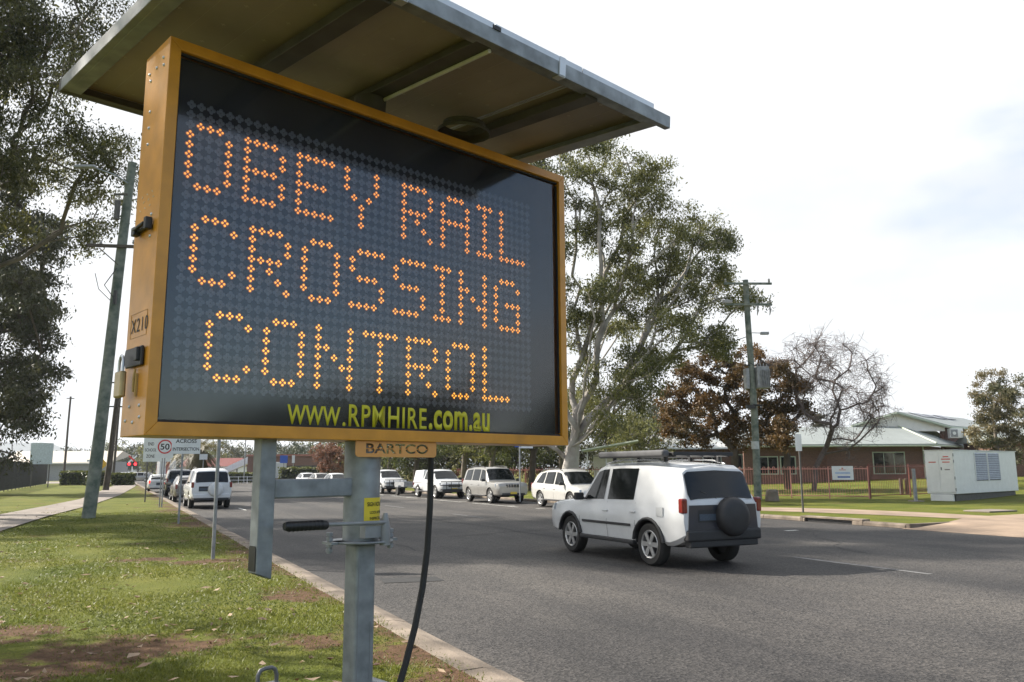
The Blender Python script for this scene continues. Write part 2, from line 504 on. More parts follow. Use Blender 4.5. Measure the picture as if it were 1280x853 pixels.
g = MB(); g.add([(-6000, -2000, -0.06), (6000, -2000, -0.06), (6000, 9000, -0.06), (-6000, 9000, -0.06)], [(0, 1, 2, 3)])
tag(g.build('ground', LAWN), kind='structure')

KL, KR = 3.0, 20.6
b = MB(); b.add([(KL - 0.1, -60, 0), (KR + 0.6, -60, 0), (KR + 0.6, 420, 0), (KL - 0.1, 420, 0)], [(0, 1, 2, 3)])
road_frame(tag(b.build('road', ASPH), kind='structure'))

# left verge: grid with soft undulation
def verge(name, t0f, t1, s0, s1, zf, m, nt_, ns_, curb=0.3):
    b = MB(); vs = []; fs = []
    for j in range(ns_ + 1):
        s = s0 + (s1 - s0) * (j / ns_) ** 1.6
        a = t0f(s)
        for i in range(nt_ + 1):
            t = a + (t1 - a) * (i / nt_) ** 2.2
            vs.append((t, s, zf(s, t)))
    for j in range(ns_):
        for i in range(nt_):
            k = j * (nt_ + 1) + i
            fs.append((k, k + 1, k + nt_ + 2, k + nt_ + 1))
    b.add(vs, fs)
    return road_frame(tag(b.build(name, m, smooth=60), kind='structure'))
def zl(s, t):
    e = min(1.0, max(0.0, (2.7 - t) / 1.5))
    return 0.115 + e * 0.012 * (math.sin(s * 1.3 + t) + math.sin(t * 2.1 - s * 0.7))
verge('verge', lambda s: 2.7, -300, -40, 420, zl, GRASS, 60, 160)
def zr(s, t):
    q = min(1, max(0, (t - 37) / 30)); q = q * q * (3 - 2 * q)
    return 0.12 + 0.8 * q
DS = 16.2
verge('lawn', lambda s: KR + .15, 320, DS, 420, zr, LAWN, 60, 120)
verge('lawn', lambda s: 22.3, 320, -40, DS, zr, LAWN, 60, 30)

# kerbs: cast lengths with joints
def kerb(name, ta, tb, s0, s1, side, z=0.118, skip=()):
    b = MB(); s = s0; r_ = random.Random(3)
    while s < s1:
        Ls = 2.4 if s < 60 else 12
        if not any(a <= s < c for a, c in skip):
            w = r_.uniform(-0.012, 0.012)
            i, o_ = (ta + w, tb + w)
            prof = [(i, 0.0), (i, z), (i + (o_ - i) * 0.45, z + 0.004), (i + (o_ - i) * 0.8, z - 0.03), (o_, 0.012), (o_, 0.0)]
            b.prism([(p[0], s + 0.008, p[1]) for p in prof], (0, Ls - 0.016, 0))
        s += Ls
    return road_frame(tag(b.build(name, KERBM, bevel=0.01), kind='structure'))
kerb('kerb', 2.66, 3.10, -20, 300, 1)
# far kerb runs with an upright face; gap for the drain inlet
b = MB(); s = DS
while s < 300:
    Ls = 1.9 if s < 60 else 12
    if not (17.6 < s + Ls / 2 < 20.2):
        b.prism([(KR - 0.02, s + .01, 0), (KR + 0.17, s + .01, 0), (KR + 0.17, s + .01, .135), (KR + 0.04, s + .01, .135), (KR - .02, s + .01, .09)], (0, Ls - .02, 0))
    s += Ls
road_frame(tag(b.build('kerb', KERBM, bevel=0.01), kind='structure'))
b = MB(); b.box((KR + .95, DS - .06, .06), (1.9, .14, .15)); road_frame(tag(b.build('kerb', KERBM, bevel=.015), kind='structure'))
# drain inlet in the far kerb
dr = thing('drain_inlet', 'dark slot of a kerbside stormwater drain under a concrete lintel', 'drain', ST(18.95, KR, 0), RA)
b = MB(); b.box((0.16, 0, 0.15), (0.34, 2.5, 0.06)); b.box((0.08, -1.2, 0.06), (0.22, 0.12, 0.12)); b.box((0.08, 1.2, 0.06), (0.22, 0.12, 0.12))
b.build('lintel', KERBM, dr, bevel=0.012)
b = MB(); b.box((0.12, 0, 0.06), (0.1, 2.26, 0.117)); b.build('slot', BLACK, dr)

# driveway ramp on the right
b = MB()
vs = [ST(-6, KR - .25, .006), ST(DS - .02, KR - .25, .006), ST(DS - 0.02, 22.4, .13), ST(DS + 1.2, 25.2, .135), ST(17.6, 31, .135), ST(12, 40, .22), ST(-6, 40, .22), ST(-6, 22.4, .13)]
b.add(vs, [(0, 1, 2, 7), (7, 2, 3, 4, 5, 6)])
tag(b.build('driveway', DIRT), kind='structure')

def ribbon(name, near, far, m, z, th=0.0):
    b = MB(); n = len(near)
    vs = [G(*p, z) for p in near] + [G(*p, z) for p in far]
    b.add(vs, [(i, i + 1, n + i + 1, n + i) for i in range(n - 1)])
    return tag(b.build(name, m), kind='structure')
ribbon('footpath', [(-220, 735), (0, 664), (60, 645), (115, 631), (150, 619), (168, 609), (172, 604)],
       [(-220, 690), (0, 643), (60, 632), (100, 624), (130, 612), (148, 605), (156, 601)], CONC, 0.150)
ribbon('worn_path', [(900, 637), (1000, 640), (1080, 643), (1160, 646.5), (1236, 650)], [(900, 633.5), (1000, 635), (1080, 637.5), (1160, 641), (1236, 645)], DIRT, 0.130)
# concrete intersection apron far down the road
b = MB(); b.add([(-70, 128, .135), (2.68, 128, .135), (2.68, 152, .135), (-70, 152, .135)], [(0, 1, 2, 3)])
road_frame(tag(b.build('cross_street', CONC), kind='structure'))

# painted markings: dashed centre line, parking ticks on the far side, give way line
b = MB()
def mark(t, s, w, l):
    b.add([(t - w / 2, s, .005), (t + w / 2, s, .005), (t + w / 2, s + l, .005), (t - w / 2, s + l, .005)], [(0, 1, 2, 3)])

for s in np.arange(17.2, 62, 3.0): mark(17.25, s, 0.45, 0.16)
for s in range(34, 120, 7): mark(17.0, s, .1, 5.4)
for s in range(26, 90, 6): mark(5.4, s, .10, 2.2)
road_frame(tag(b.build('road_marking', PAINT), kind='structure'))
b = MB()
for s in range(-12, 220, 9): mark(12.2, s + 3.2, .12, 3.0)
road_frame(tag(b.build('road_marking', mat('worn_paint', (0.15, 0.15, 0.15), .8, var=.35, scale=4)), kind='structure'))
# dark repair patch in the seal
b = MB(); b.add([G(474, 723, .006), G(545, 721, .006), G(556, 726, .006), G(480, 729, .006)], [(0, 1, 2, 3)])
tag(b.build('road_patch', mat('tar_patch', (0.018, .018, .019), .8)), kind='structure')

# ------------------------------------------------------------------ message sign (local x along the face, -y is the face normal)
SA = 0.759
SW, SH, SZ = 2.612, 1.80, 1.898
BL = Vector((-1.538, 3.357, 0.0))
sg = thing('message_sign', 'yellow framed electronic roadside message sign with lit amber words under a solar panel roof', 'road sign', BL, SA)
TH, BW = 0.30, 0.052
FRX = R(90)
# frame rails, mitred at the corners
x0, x1, z0, z1 = 0.0, SW, SZ, SZ + SH
ix0, ix1, iz0, iz1 = x0 + BW, x1 - BW, z0 + BW + .006, z1 - BW
for pts in ([(x0, z0), (x1, z0), (ix1, iz0), (ix0, iz0)], [(x0, z1), (ix0, iz1), (ix1, iz1), (x1, z1)],
            [(x1, z0), (x1, z1), (ix1, iz1), (ix1, iz0)]):
    MB().prism([(p[0], 0, p[1]) for p in pts], (0, TH, 0)).build('frame_rail', YEL, sg, bevel=.003)
MB().prism([(p[0], 0, p[1]) for p in [(x0, z0), (ix0, iz0), (ix0, iz1), (x0, z1)]], (0, TH, 0)).build('side_panel', YEL, sg, bevel=.003, label='yellow side panel with rivets, latches and a stencilled number')
MB().box((SW / 2, TH - .02, SZ + SH / 2), (SW - 2 * BW - .004, .02, SH - 2 * BW - .01)).build('back_panel', YEL, sg)
# black display board and unlit lamps
PU, PV, U0, V0 = .0465, .0486, .136, 1.4365
board = MB().box((SW / 2, .075, SZ + SH / 2), (SW - 2 * BW - .002, .02, SH - 2 * BW - .008)).build('display_board', BOARD, sg)
FONT = {
 'O': ['.###.', '#...#', '#...#', '#...#', '#...#', '#...#', '.###.'], 'B': ['####.', '#...#', '#...#', '####.', '#...#', '#...#', '####.'],
 'E': ['#####', '#....', '#....', '####.', '#....', '#....', '#####'], 'Y': ['#...#', '#...#', '#...#', '.#.#.', '..#..', '..#..', '..#..'],
 'R': ['####.', '#...#', '#...#', '####.', '#.#..', '#..#.', '#...#'], 'A': ['.###.', '#...#', '#...#', '#####', '#...#', '#...#', '#...#'],
 'I': ['###', '.#.', '.#.', '.#.', '.#.', '.#.', '###'], 'L': ['#....', '#....', '#....', '#....', '#....', '#....', '#####'],
 'C': ['.###.', '#...#', '#....', '#....', '#....', '#...#', '.###.'], 'S': ['.####', '#....', '#....', '.###.', '....#', '....#', '####.'],
 'N': ['#...#', '#...#', '##..#', '#.#.#', '#..##', '#...#', '#...#'], 'G': ['.###.', '#...#', '#....', '#.###', '#...#', '#...#', '.####'],
 'T': ['#####', '..#..', '..#..', '..#..', '..#..', '..#..', '..#..']}
LINES = [('OBEY', 0, 0, 6), ('RAIL', 26, 0, 6), ('CROSSING', 1, 9, 6), ('CONTROL', 3, 18, 6)]
lit = set()
LITS = {'OBEY': LIT, 'RAIL': LIT, 'CROSSING': mat('lit_lamp_middle', (0.2, 0.08, 0.01), 0.4, emit=(1.0, 0.36, 0.035, 1.0)), 'CONTROL': mat('lit_lamp_bright', (0.2, 0.08, 0.01), 0.4, emit=(1.0, 0.42, 0.035, 1.15))}  # line strengths differ to put the lamps' view-angle dimming into the emission
def cell_xy(c, r): return U0 + c * PU, SZ + V0 - r * PV
def disc(b, x, y, z, rad, n=8, dome=.004):
    k = len(b.v)
    for i in range(n):
        a = 2 * math.pi * i / n; b.v.append((x + rad * math.cos(a), y, z + rad * math.sin(a)))
    b.v.append((x, y - dome, z))
    for i in range(n): b.f.append((k + i, k + (i + 1) % n, k + n))
OFF = [(0, .0118), (0, -.0118), (.0118, 0), (-.0118, 0)]
for word, c0, r0, _ in LINES:
    c = c0
    for ch in word:
        gl = FONT[ch]
        b = MB(); h = MB()
        for r_, row in enumerate(gl):
            for k, q in enumerate(row):
                if q == '#':
                    lit.add((c + k, r0 + r_)); x, z = cell_xy(c + k, r0 + r_)
                    for ox, oz in OFF:
                        disc(b, x + ox, .0595, z + oz, .0054, 8)
                        disc(h, x + ox, .0615, z + oz, .0098, 8, .001)
        hh = h.build('lit_letter', LITG, sg, label='amber lit letter ' + ch)
        b.build('lamp', LITS[word], hh)
        c += len(gl[0]) + 1
b = MB()
for r_ in range(-2, 26):
    for c in range(0, 48):
        if (c, r_) in lit: continue
        x, z = cell_xy(c, r_)
        for ox, oz in OFF: disc(b, x + ox, .0630, z + oz, .0107, 6, .003)
b.build('lamp_matrix', LAMP, sg, smooth=60)
MB().add([(ix0, .033, iz0), (ix1, .033, iz0), (ix1, .033, iz1), (ix0, .033, iz1)], [(0, 1, 2, 3)]).build('acrylic_cover', screen_material(), sg)
b = MB()
gw = .008
b.box((SW / 2, .026, z1 - BW - .006), (SW - 2 * BW, .012, .012)); b.box((SW / 2, .026, z0 + BW + .012), (SW - 2 * BW, .012, .012))
b.box((ix0 + .005, .026, SZ + SH / 2), (.01, .012, SH - 2 * BW - .05)); b.box((ix1 - .005, .026, SZ + SH / 2), (.01, .012, SH - 2 * BW - .05))
b.build('gasket', RUBBER, sg)
text('web_lettering', 'WWW', URL, sg, (.663, .0318, SZ + .067), (FRX, 0, 0), .098, .292, bold=.02, spacing=1.04, depth=.001)
text('web_lettering', '.RPMHIRE', URL, sg, (.969, .0318, SZ + .067), (FRX, 0, 0), .116, .53, bold=.014, spacing=1.12, depth=.001)
text('web_lettering', '.com.au', URL, sg, (1.515, .0318, SZ + .067), (FRX, 0, 0), .112, .45, bold=.03, spacing=1.08, depth=.001)
# side panel details: the face looks along -x; text runs towards -y ... +y seen from the left is the far edge
def rivets(pts):
    b = MB()
    for y, z in pts:
        b.lathe([(0.0001, -.006), (.0055, -.005), (.008, -.001), (.0085, .001)], 10, Matrix.Translation((0, y, z)) @ Matrix.Rotation(R(90), 4, 'Y'))
    return b.build('rivet', ALU, sg, smooth=50)
for yy, zz in [(.07, 1.72), (.06, 1.68), (.15, 1.70), (.24, 1.70), (.22, 1.66), (.20, 1.50), (.20, 1.42), (.20, 1.34), (.09, .98), (.09, .93), (.09, .88), (.08, .13), (.2, .13), (.07, .08), (.15, .06), (.24, .07)]:
    rivets([(yy, SZ + zz)])
text('unit_number', 'X210', INK, sg, (-.0015, .245, SZ + .457), (FRX, 0, R(-90)), .062, .205, spacing=1.2, depth=.0006)
b = MB()
for yy, zz, yl, zl_ in [(.155, .545, .2, .0015), (.155, .435, .2, .0015)]: b.box((-.0008, yy, SZ + zz), (.0012, yl, zl_))
b.box((-.0008, .055, SZ + .49), (.0012, .0015, .11)); b.box((-.0008, .255, SZ + .49), (.0012, .0015, .11))
b.build('number_border', mat('faint_line', (.42, .22, .05), .6), sg)
b = MB()   # upper toggle latch
b.box((-.012, .15, SZ + .925), (.02, .17, .02)); b.box((-.02, .07, SZ + .93), (.03, .03, .055)); b.box((-.02, .22, SZ + .922), (.03, .04, .04)); b.tube([(-.03, .09, SZ + .935), (-.036, .15, SZ + .925), (-.03, .22, SZ + .93)], .009, 6)
b.build('latch', BLACK, sg, bevel=.004)
b = MB()   # hasp with padlock
b.prism([(-.004, .05, SZ + .30), (-.004, .05, SZ + .385), (-.004, .25, SZ + .385), (-.004, .27, SZ + .34), (-.004, .24, SZ + .30)], (-.014, 0, 0))
b.box((-.022, .08, SZ + .35), (.02, .03, .06))
hasp = b.build('hasp', BLACK, sg, bevel=.004)
pl = MB(); pl.box((-.045, .205, SZ + .225), (.026, .085, .115)); plo = pl.build('padlock', BRASS, hasp, bevel=.008, seg=3)
sh = MB(); sh.tube([(-.045, .18, SZ + .28), (-.045, .18, SZ + .325), (-.045, .19, SZ + .345), (-.045, .205, SZ + .352), (-.045, .22, SZ + .345), (-.045, .23, SZ + .325), (-.045, .23, SZ + .28)], .0065, 8); sh.build('shackle', ALU, hasp, smooth=60)
b = MB(); b.tube([(-.008, .135, SZ + .29), (-.014, .13, SZ + .25), (-.010, .14, SZ + .19)], .005, 6); b.box((-.006, .12, SZ + .22), (.008, .012, .1)); b.build('strap', mat('tan_strap', (.45, .30, .10), .8), sg)
# worn chalky scribble near the latch
b = MB()
for k in range(9):
    yy = .08 + .02 * k; zz = SZ + 1.06 + .035 * math.sin(k * 2.1)
    b.box((-.0008, yy, zz), (.0012, .016, .006), Matrix.Translation((0, yy, zz)) @ Matrix.Rotation(.6 * math.sin(k * 1.7), 4, 'X') @ Matrix.Translation((0, -yy, -zz)))
b.build('scuff_mark', mat('chalk', (.62, .50, .34), .9), sg)

# solar roof: local frame CZ at the front-left of the face plane, tilted up to the rear by 4.2 degrees
CT = Matrix.Translation((0, 0, 3.82)) @ Matrix.Rotation(R(4.2), 4, 'X')
CX0, CX1, CY0, CY1 = -.10, 2.53, -.87, 1.49
roof = bpy.data.objects.new('solar_roof', None); COL.objects.link(roof); roof.parent = sg
roof.matrix_local = CT
ch = .075
b = MB()
b.box(((CX0 + CX1) / 2 + .02, CY0 + .02, ch / 2), (CX1 - CX0 + .12, .04, ch))
b.box(((CX0 + CX1) / 2, CY0 + .05, .006), (CX1 - CX0, .06, .006))
b.build('front_channel', GALV, roof, bevel=.006)
b = MB(); b.box(((CX0 + CX1) / 2, CY1 - .02, ch / 2), (CX1 - CX0, .04, ch)); b.box(((CX0 + CX1) / 2, CY1 - .05, .006), (CX1 - CX0, .07, .008)); b.build('rear_channel', DARKST, roof, bevel=.004)
for xx, m_ in ((CX0 + .02, GALV2), (CX1 - .02, GALV2)):
    b = MB(); b.box((xx, (CY0 + CY1) / 2, ch / 2 + .002), (.04, CY1 - CY0 - .085, ch)); b.box((xx + (.05 if xx < 1 else -.05), (CY0 + CY1) / 2, .004), (.07, CY1 - CY0 - .12, .007))
    b.build('end_channel', m_, roof, bevel=.004)
for xx in (.585, 1.955):
    b = MB(); b.box((xx, (CY0 + CY1) / 2, .01), (.10, CY1 - CY0 - .10, .05)); b.build('cross_beam', DARKST, roof, bevel=.004)
b = MB(); b.box((1.17, .3, .022), (.10, CY1 - CY0 - .12, .04)); b.build('cross_beam', DARKST, roof, bevel=.004)
MB().tube([(1.215, CY0 + .06, -.008), (1.215, CY1 - .1, -.008)], .011, 10).build('conduit', mat('grey_conduit', (.62, .62, .60), .5), roof, smooth=60)
ww = (CX1 - CX0 - .08) / 4
for k in range(4):
    xa = CX0 + .04 + ww * k + .004; xb = xa + ww - .008
    ya, yb = CY0 + .045, CY1 - .045
    p = MB(); p.box(((xa + xb) / 2, (ya + yb) / 2, .058), (xb - xa - .002, yb - ya, .006)); po = p.build('solar_panel', BACKS, roof)
    q = MB(); q.box(((xa + xb) / 2, (ya + yb) / 2, .066), (xb - xa - .03, yb - ya - .03, .004)); q.build('cell_face', SOLAR, po)
    q = MB()
    for cx in (xa + .008, xb - .008): q.box((cx, (ya + yb) / 2, .072), (.014, yb - ya, .035))
    q.box(((xa + xb) / 2, ya + .0, .100), (xb - xa, .03, .045)); q.box(((xa + xb) / 2, yb - .008, .072), (xb - xa - .03, .014, .035))
    q.build('panel_frame', ALU, po, bevel=.002)
    q = MB()   # soldered cell tabs showing through the backsheet
    nx_, ny_ = 3, 9
    for i in range(nx_):
        for j in range(ny_):
            q.box((xa + (i + .5) * (xb - xa) / nx_, ya + (j + .5) * (yb - ya) / ny_, .0545), (.022, .006, .0008))
            q.box((xa + (i + .5) * (xb - xa) / nx_, ya + (j + .5) * (yb - ya) / ny_, .0543), (.006, .022, .0008))
    for i in range(1, nx_): q.box((xa + i * (xb - xa) / nx_, (ya + yb) / 2, .0546), (.0015, yb - ya, .0006))
    q.build('cell_tabs', mat('backsheet_tab', (.41, .35, .29), .6), po)
for xx in (.66, 1.66):
    b = MB(); b.box((xx, CY0 - .004, .05), (.045, .008, .10)); b.box((xx, CY0 + .02, -.003), (.045, .05, .006)); b.build('panel_clamp', ALU, roof, bevel=.002)
b = MB(); b.box((1.20, CY0 - .003, ch + .006), (.05, .006, .02)); b.build('drip_slot', BLACK, roof)
for yy in (CY0 + .08, CY0 + .8):
    MB().lathe([(.0001, -.010), (.012, -.008), (.012, .0)], 8, Matrix.Translation((CX0, yy, .04)) @ Matrix.Rotation(R(90), 4, 'Y')).build('bolt', DARKST, roof)
b = MB()
b.tube([(1.17, .16, 3.70 - 3.82), (1.17, .16, .0)], .09, 12); b.build('roof_bracket', DARKST, roof, smooth=50); b = MB(); b.lathe([(.13, -.005), (.13, -.03), (.16, -.05), (.16, -.07)], 20, Matrix.Translation((1.75, .02, .0)))
b.build('cable_gland', DARKST, roof, smooth=50)

# mast: round sleeve above, square post below, rotation lock between
MX, MY = 1.17, .15
MB().tube([(MX, MY, 1.385), (MX, MY, SZ + .02)], .094, 28).build('mast_sleeve', GALV, sg, smooth=50)
b = MB()
b.box((MX, MY, .84), (.118, .118, 1.07)); b.build('mast_post', GALV, sg, bevel=.016, seg=3)
b = MB(); b.box((MX - .045, MY - .0597, .95), (.004, .002, .72)); b.box((MX + .03, MY - .0597, .74), (.003, .002, .5)); b.build('weld_seam', GALV2, sg)
b = MB(); b.lathe([(.08, 1.392), (.165, 1.392), (.17, 1.386), (.165, 1.380), (.08, 1.380)], 28, Matrix.Translation((MX, MY, 0))); b.box((MX, MY, 1.386), (.40, .09, .012)); b.build('lock_plate', GALV, sg, smooth=40)
for xx in (MX - .185, MX + .185):
    b = MB(); b.tube([(xx, MY, 1.335), (xx, MY, 1.44)], .012, 8)
    for zz in (1.35, 1.375, 1.405, 1.43): b.lathe([(.0001, zz - .010), (.019, zz - .008), (.019, zz + .008), (.0001, zz + .010)], 6, Matrix.Translation((xx, MY, 0)))
    b.build('bolt', GALV2, sg, smooth=30)
b = MB(); b.box((MX - .01, MY - .115, 1.44), (.11, .05, .06)); b.tube([(MX + .055, MY - .14, 1.37), (MX + .055, MY - .14, 1.46), (MX + .055, MY - .14, 1.53)], [.026, .026, .011], 10); b.tube([(MX - .3, MY - .15, 1.49), (MX + .06, MY - .15, 1.485)], .010, 10)
hdl = b.build('lock_handle', GALV2, sg, smooth=40)
b = MB(); b.tube([(MX - .515, MY - .15, 1.492), (MX - .50, MY - .15, 1.492), (MX - .30, MY - .15, 1.488), (MX - .29, MY - .15, 1.488)], [.018, .023, .023, .019], 14)
for k in range(9): b.lathe([(.0235, -.006), (.0248, 0), (.0235, .006)], 14, Matrix.Translation((MX - .49 + k * .021, MY - .15, 1.49)) @ Matrix.Rotation(R(90), 4, 'Y'))
b.build('grip', BLACK, hdl, smooth=50)
# side tube (square, slash cut at the foot) and the arm that ties it to the mast
LX, LY = .618, .15
b = MB(); w = .040
zt, zb_ = SZ + .01, 1.245
sl = [(LX - w, zb_ + .012, 0), (LX + w, zb_, 0)]
outer = [(-w, -w), (w, -w), (w, w), (-w, w)]; wi = w - .007; inner = [(-wi, -wi), (wi, -wi), (wi, wi), (-wi, wi)]
vs = [(LX + p[0], LY + p[1], zt) for p in outer] + [(LX + p[0], LY + p[1], zb_ + (.03 if p[0] < 0 else 0)) for p in outer] + [(LX + p[0], LY + p[1], zb_ + (.03 if p[0] < 0 else 0)) for p in inner] + [(LX + p[0], LY + p[1], zt) for p in inner]
fs = []
for k in range(4):
    k2 = (k + 1) % 4
    fs += [(k, k2, 4 + k2, 4 + k), (4 + k, 4 + k2, 8 + k2, 8 + k), (8 + k, 8 + k2, 12 + k2, 12 + k)]
fs.append((12, 13, 14, 15))
b.add(vs, fs); lug = b.build('side_tube', GALV, sg, bevel=.004)
b = MB(); b.prism([(LX - w - .002, LY - .034, 1.285), (LX - w - .002, LY + .034, 1.285), (LX - w - .002, LY + .034, 1.39), (LX - w - .002, LY + .026, 1.40), (LX - w - .002, LY - .026, 1.40), (LX - w - .002, LY - .034, 1.39)], (-.002, 0, 0)); b.build('tube_mouth', BLACK, lug)
MB().box(((LX + w + MX - .05) / 2, LY, 1.662), (MX - .05 - LX - w, .075, .092)).build('tie_arm', GALV, sg, bevel=.008)
# instruction label wrapped on the sleeve
b = MB(); n = 14; vs = []
for k in range(n + 1):
    a = R(-115 + 100 * k / n); vs += [(MX + .0955 * math.cos(a), MY + .0955 * math.sin(a), 1.475), (MX + .0955 * math.cos(a), MY + .0955 * math.sin(a), 1.608)]
b.add(vs, [(2 * k, 2 * k + 2, 2 * k + 3, 2 * k + 1) for k in range(n)]); lab = b.build('instruction_label', LABELY, sg, smooth=60)
def bend_text(o):
    for v in o.data.vertices:
        a = v.co.x / .0965 + R(-108); rr = .0960 + v.co.z * .3
        v.co = (MX + rr * math.cos(a), MY + rr * math.sin(a), v.co.y)
for body, zz, hh_, wd in (('SIGN ROTATION', 1.565, .021, .150), ('LOCK AFTER USE', 1.527, .014, .120), ('INSPECTED', 1.497, .014, .09)):
    o = text('label_text', body, INK, lab, (0, 0, 0), (0, 0, 0), hh_, wd, bold=.02, depth=.0006)
    for v in o.data.vertices: v.co.y += zz; v.co.x += (.02 if wd < .13 else 0.005)
    bend_text(o)

# maker's plate hanging under the frame, lettering cut through it
def stencil_plate(parent):
    cu = bpy.data.curves.new('plate_text', 'FONT'); cu.body = 'BARTCO'; cu.size = 1; cu.offset = .03
    o = bpy.data.objects.new('plate_text', cu); COL.objects.link(o); bpy.context.view_layer.update()
    me = bpy.data.meshes.new_from_object(o.evaluated_get(bpy.context.evaluated_depsgraph_get()))
    bpy.data.objects.remove(o)
    xs = [v.co.x for v in me.vertices]; ys = [v.co.y for v in me.vertices]
    sx, sy = .40 / (max(xs) - min(xs)), .052 / (max(ys) - min(ys)); mx0, my0 = min(xs), min(ys)
    for v in me.vertices: v.co = ((v.co.x - mx0) * sx + .06, 0, (v.co.y - my0) * sy + .018)
    bm = bmesh.new(); bm.from_mesh(me)
    ex = bmesh.ops.extrude_face_region(bm, geom=bm.faces[:])
    for q in ex['geom']:
        if isinstance(q, bmesh.types.BMVert): q.co.y += .05
    for v in bm.verts: v.co.y -= .02
    bmesh.ops.recalc_face_normals(bm, faces=bm.faces); bm.to_mesh(me); bm.free()
    cut = bpy.data.objects.new('plate_cut', me); COL.objects.link(cut)
    Wp, Hp, r_ = .515, .082, .018
    pts = [(0, Hp), (0, r_)]
    pts += [(r_ - r_ * math.cos(R(a)), r_ - r_ * math.sin(R(a))) for a in (30, 60)] + [(r_, 0), (Wp - r_, 0)]
    pts += [(Wp - r_ + r_ * math.sin(R(a)), r_ - r_ * math.cos(R(a))) for a in (30, 60)] + [(Wp, r_), (Wp, Hp)]
    pb = MB().prism([(p[0], 0, p[1]) for p in pts], (0, .008, 0)).build('maker_plate', YELB, None)
    md = pb.modifiers.new('b', 'BOOLEAN'); md.object = cut; md.operation = 'DIFFERENCE'; md.solver = 'EXACT'; md.use_self = True
    bpy.context.view_layer.update()
    m2 = bpy.data.meshes.new_from_object(pb.evaluated_get(bpy.context.evaluated_depsgraph_get()))
    pb.modifiers.clear(); pb.data = m2; bpy.data.objects.remove(cut)
    # bridge strip across the letters as on a cut stencil
    pb.parent = parent; return pb
plt = stencil_plate(sg); plt.location = (1.045, .02, SZ - .0825)
MB().box((.26, .011, .043), (.41, .004, .005)).build('stencil_bridge', YELB, plt)
# cable from the cabinet down to the trailer
cp = [(1.60, .12, SZ + .02), (1.60, .12, 1.75), (1.598, .12, 1.55), (1.575, .11, 1.32), (1.53, .09, 1.12), (1.46, .06, .93), (1.38, .03, .76), (1.30, 0, .62), (1.22, -.02, .52)]
MB().tube(cp, .0175, 12).build('cable', RUBBER, sg, smooth=60)
# trailer under the sign (below the picture's edge)
b = MB(); b.box((MX, MY, .42), (1.5, .09, .09)); b.box((MX, MY, .42), (.09, 1.6, .09)); b.box((MX, MY, .34), (.5, .9, .05)); b.box((MX - .65, MY - .05, .42), (.06, 2.2, .06)); b.box((MX + .65, MY - .05, .42), (.06, 2.2, .06))
tr = b.build('trailer_frame', GALV, sg, bevel=.006)
for xx in (MX - .75, MX + .62):
    b = MB(); b.lathe([(.14, -.06), (.22, -.07), (.24, -.05), (.24, .05), (.22, .07), (.14, .06)], 28, Matrix.Translation((xx, MY, .26)) @ Matrix.Rotation(R(90), 4, 'Y'), cap=True); b.build('wheel', RUBBER, sg, smooth=40)
# stabiliser clamp that pokes into the picture at the lower left
HX, HY, HZ = .60, .0, .83
b = MB(); q = .045
loop = [(-q, 0, -.02), (-q, 0, .02), (-q * .75, 0, .04), (-.01, 0, .046), (.02, 0, .045), (q * .8, 0, .036), (q, 0, .012), (q, 0, -.022)]
b.tube([(HX + p[0], HY + p[1], HZ + p[2]) for p in loop], .0095, 10); b.box((HX, HY, HZ - .028), (.105, .04, .02)); b.tube([(HX - .03, HY, HZ - .03), (HX - .03, HY, .40)], .016, 10); b.tube([(HX + .03, HY, HZ - .03), (HX + .03, HY, .40)], .014, 10); b.tube([(HX - .05, HY, HZ - .03), (HX - .085, HY - .02, HZ - .02)], .008, 8)
b.build('stabiliser_clamp', mat('tarnished_steel', (.16, .16, .17), .45, metal=.5), sg, smooth=45)

# ------------------------------------------------------------------ vehicles (local x forward, y left)
PW = mat('white_car_paint', (0.60, 0.61, 0.62), 0.25, var=0.03, coat=0.6)
PS = mat('silver_car_paint', (0.36, 0.35, 0.33), 0.3, metal=0.5, var=0.04, coat=0.6)
PG = mat('grey_car_paint', (0.20, 0.19, 0.18), 0.3, metal=0.4, var=0.04, coat=0.6)
PD = mat('dark_car_paint', (0.02, 0.022, 0.026), 0.25, var=0.1, coat=0.6)
TRIMN = mat('dark_tailgate', (0.028, 0.032, 0.045), 0.3, var=0.1, coat=0.4)
PR = mat('red_car_paint', (0.30, 0.03, 0.03), 0.3, var=0.05, coat=0.5)
TYRE = mat('tyre', (0.022, 0.021, 0.02), 0.85, var=0.2)
RIM = mat('alloy_rim', (0.50, 0.50, 0.50), 0.3, metal=0.7, var=0.08)
CGLASS = mat('car_glass', (0.008, 0.010, 0.011), 0.05, var=0.05, spec=0.4)
HEADL = mat('headlight_lens', (0.42, 0.46, 0.5), 0.1, var=0.2, scale=14, coat=0.7)
TAILL = mat('tail_light_lens', (0.17, 0.012, 0.012), 0.15, var=0.1, coat=0.6)
TAILON = mat('lit_brake_lens', (0.5, 0.03, 0.02), 0.2, emit=(1, .05, .03, .9))
TRIMB = mat('dark_trim', (0.024, 0.024, 0.026), 0.55, var=0.2)
CHROME = mat('chrome_trim', (0.55, 0.55, 0.56), 0.15, metal=0.9, var=0.03)
PLATEY = mat('plate_yellow', (0.62, 0.45, 0.05), 0.5, var=0.05)
PLATED = mat('plate_dark', (0.05, 0.07, 0.10), 0.4, var=0.2, scale=30)

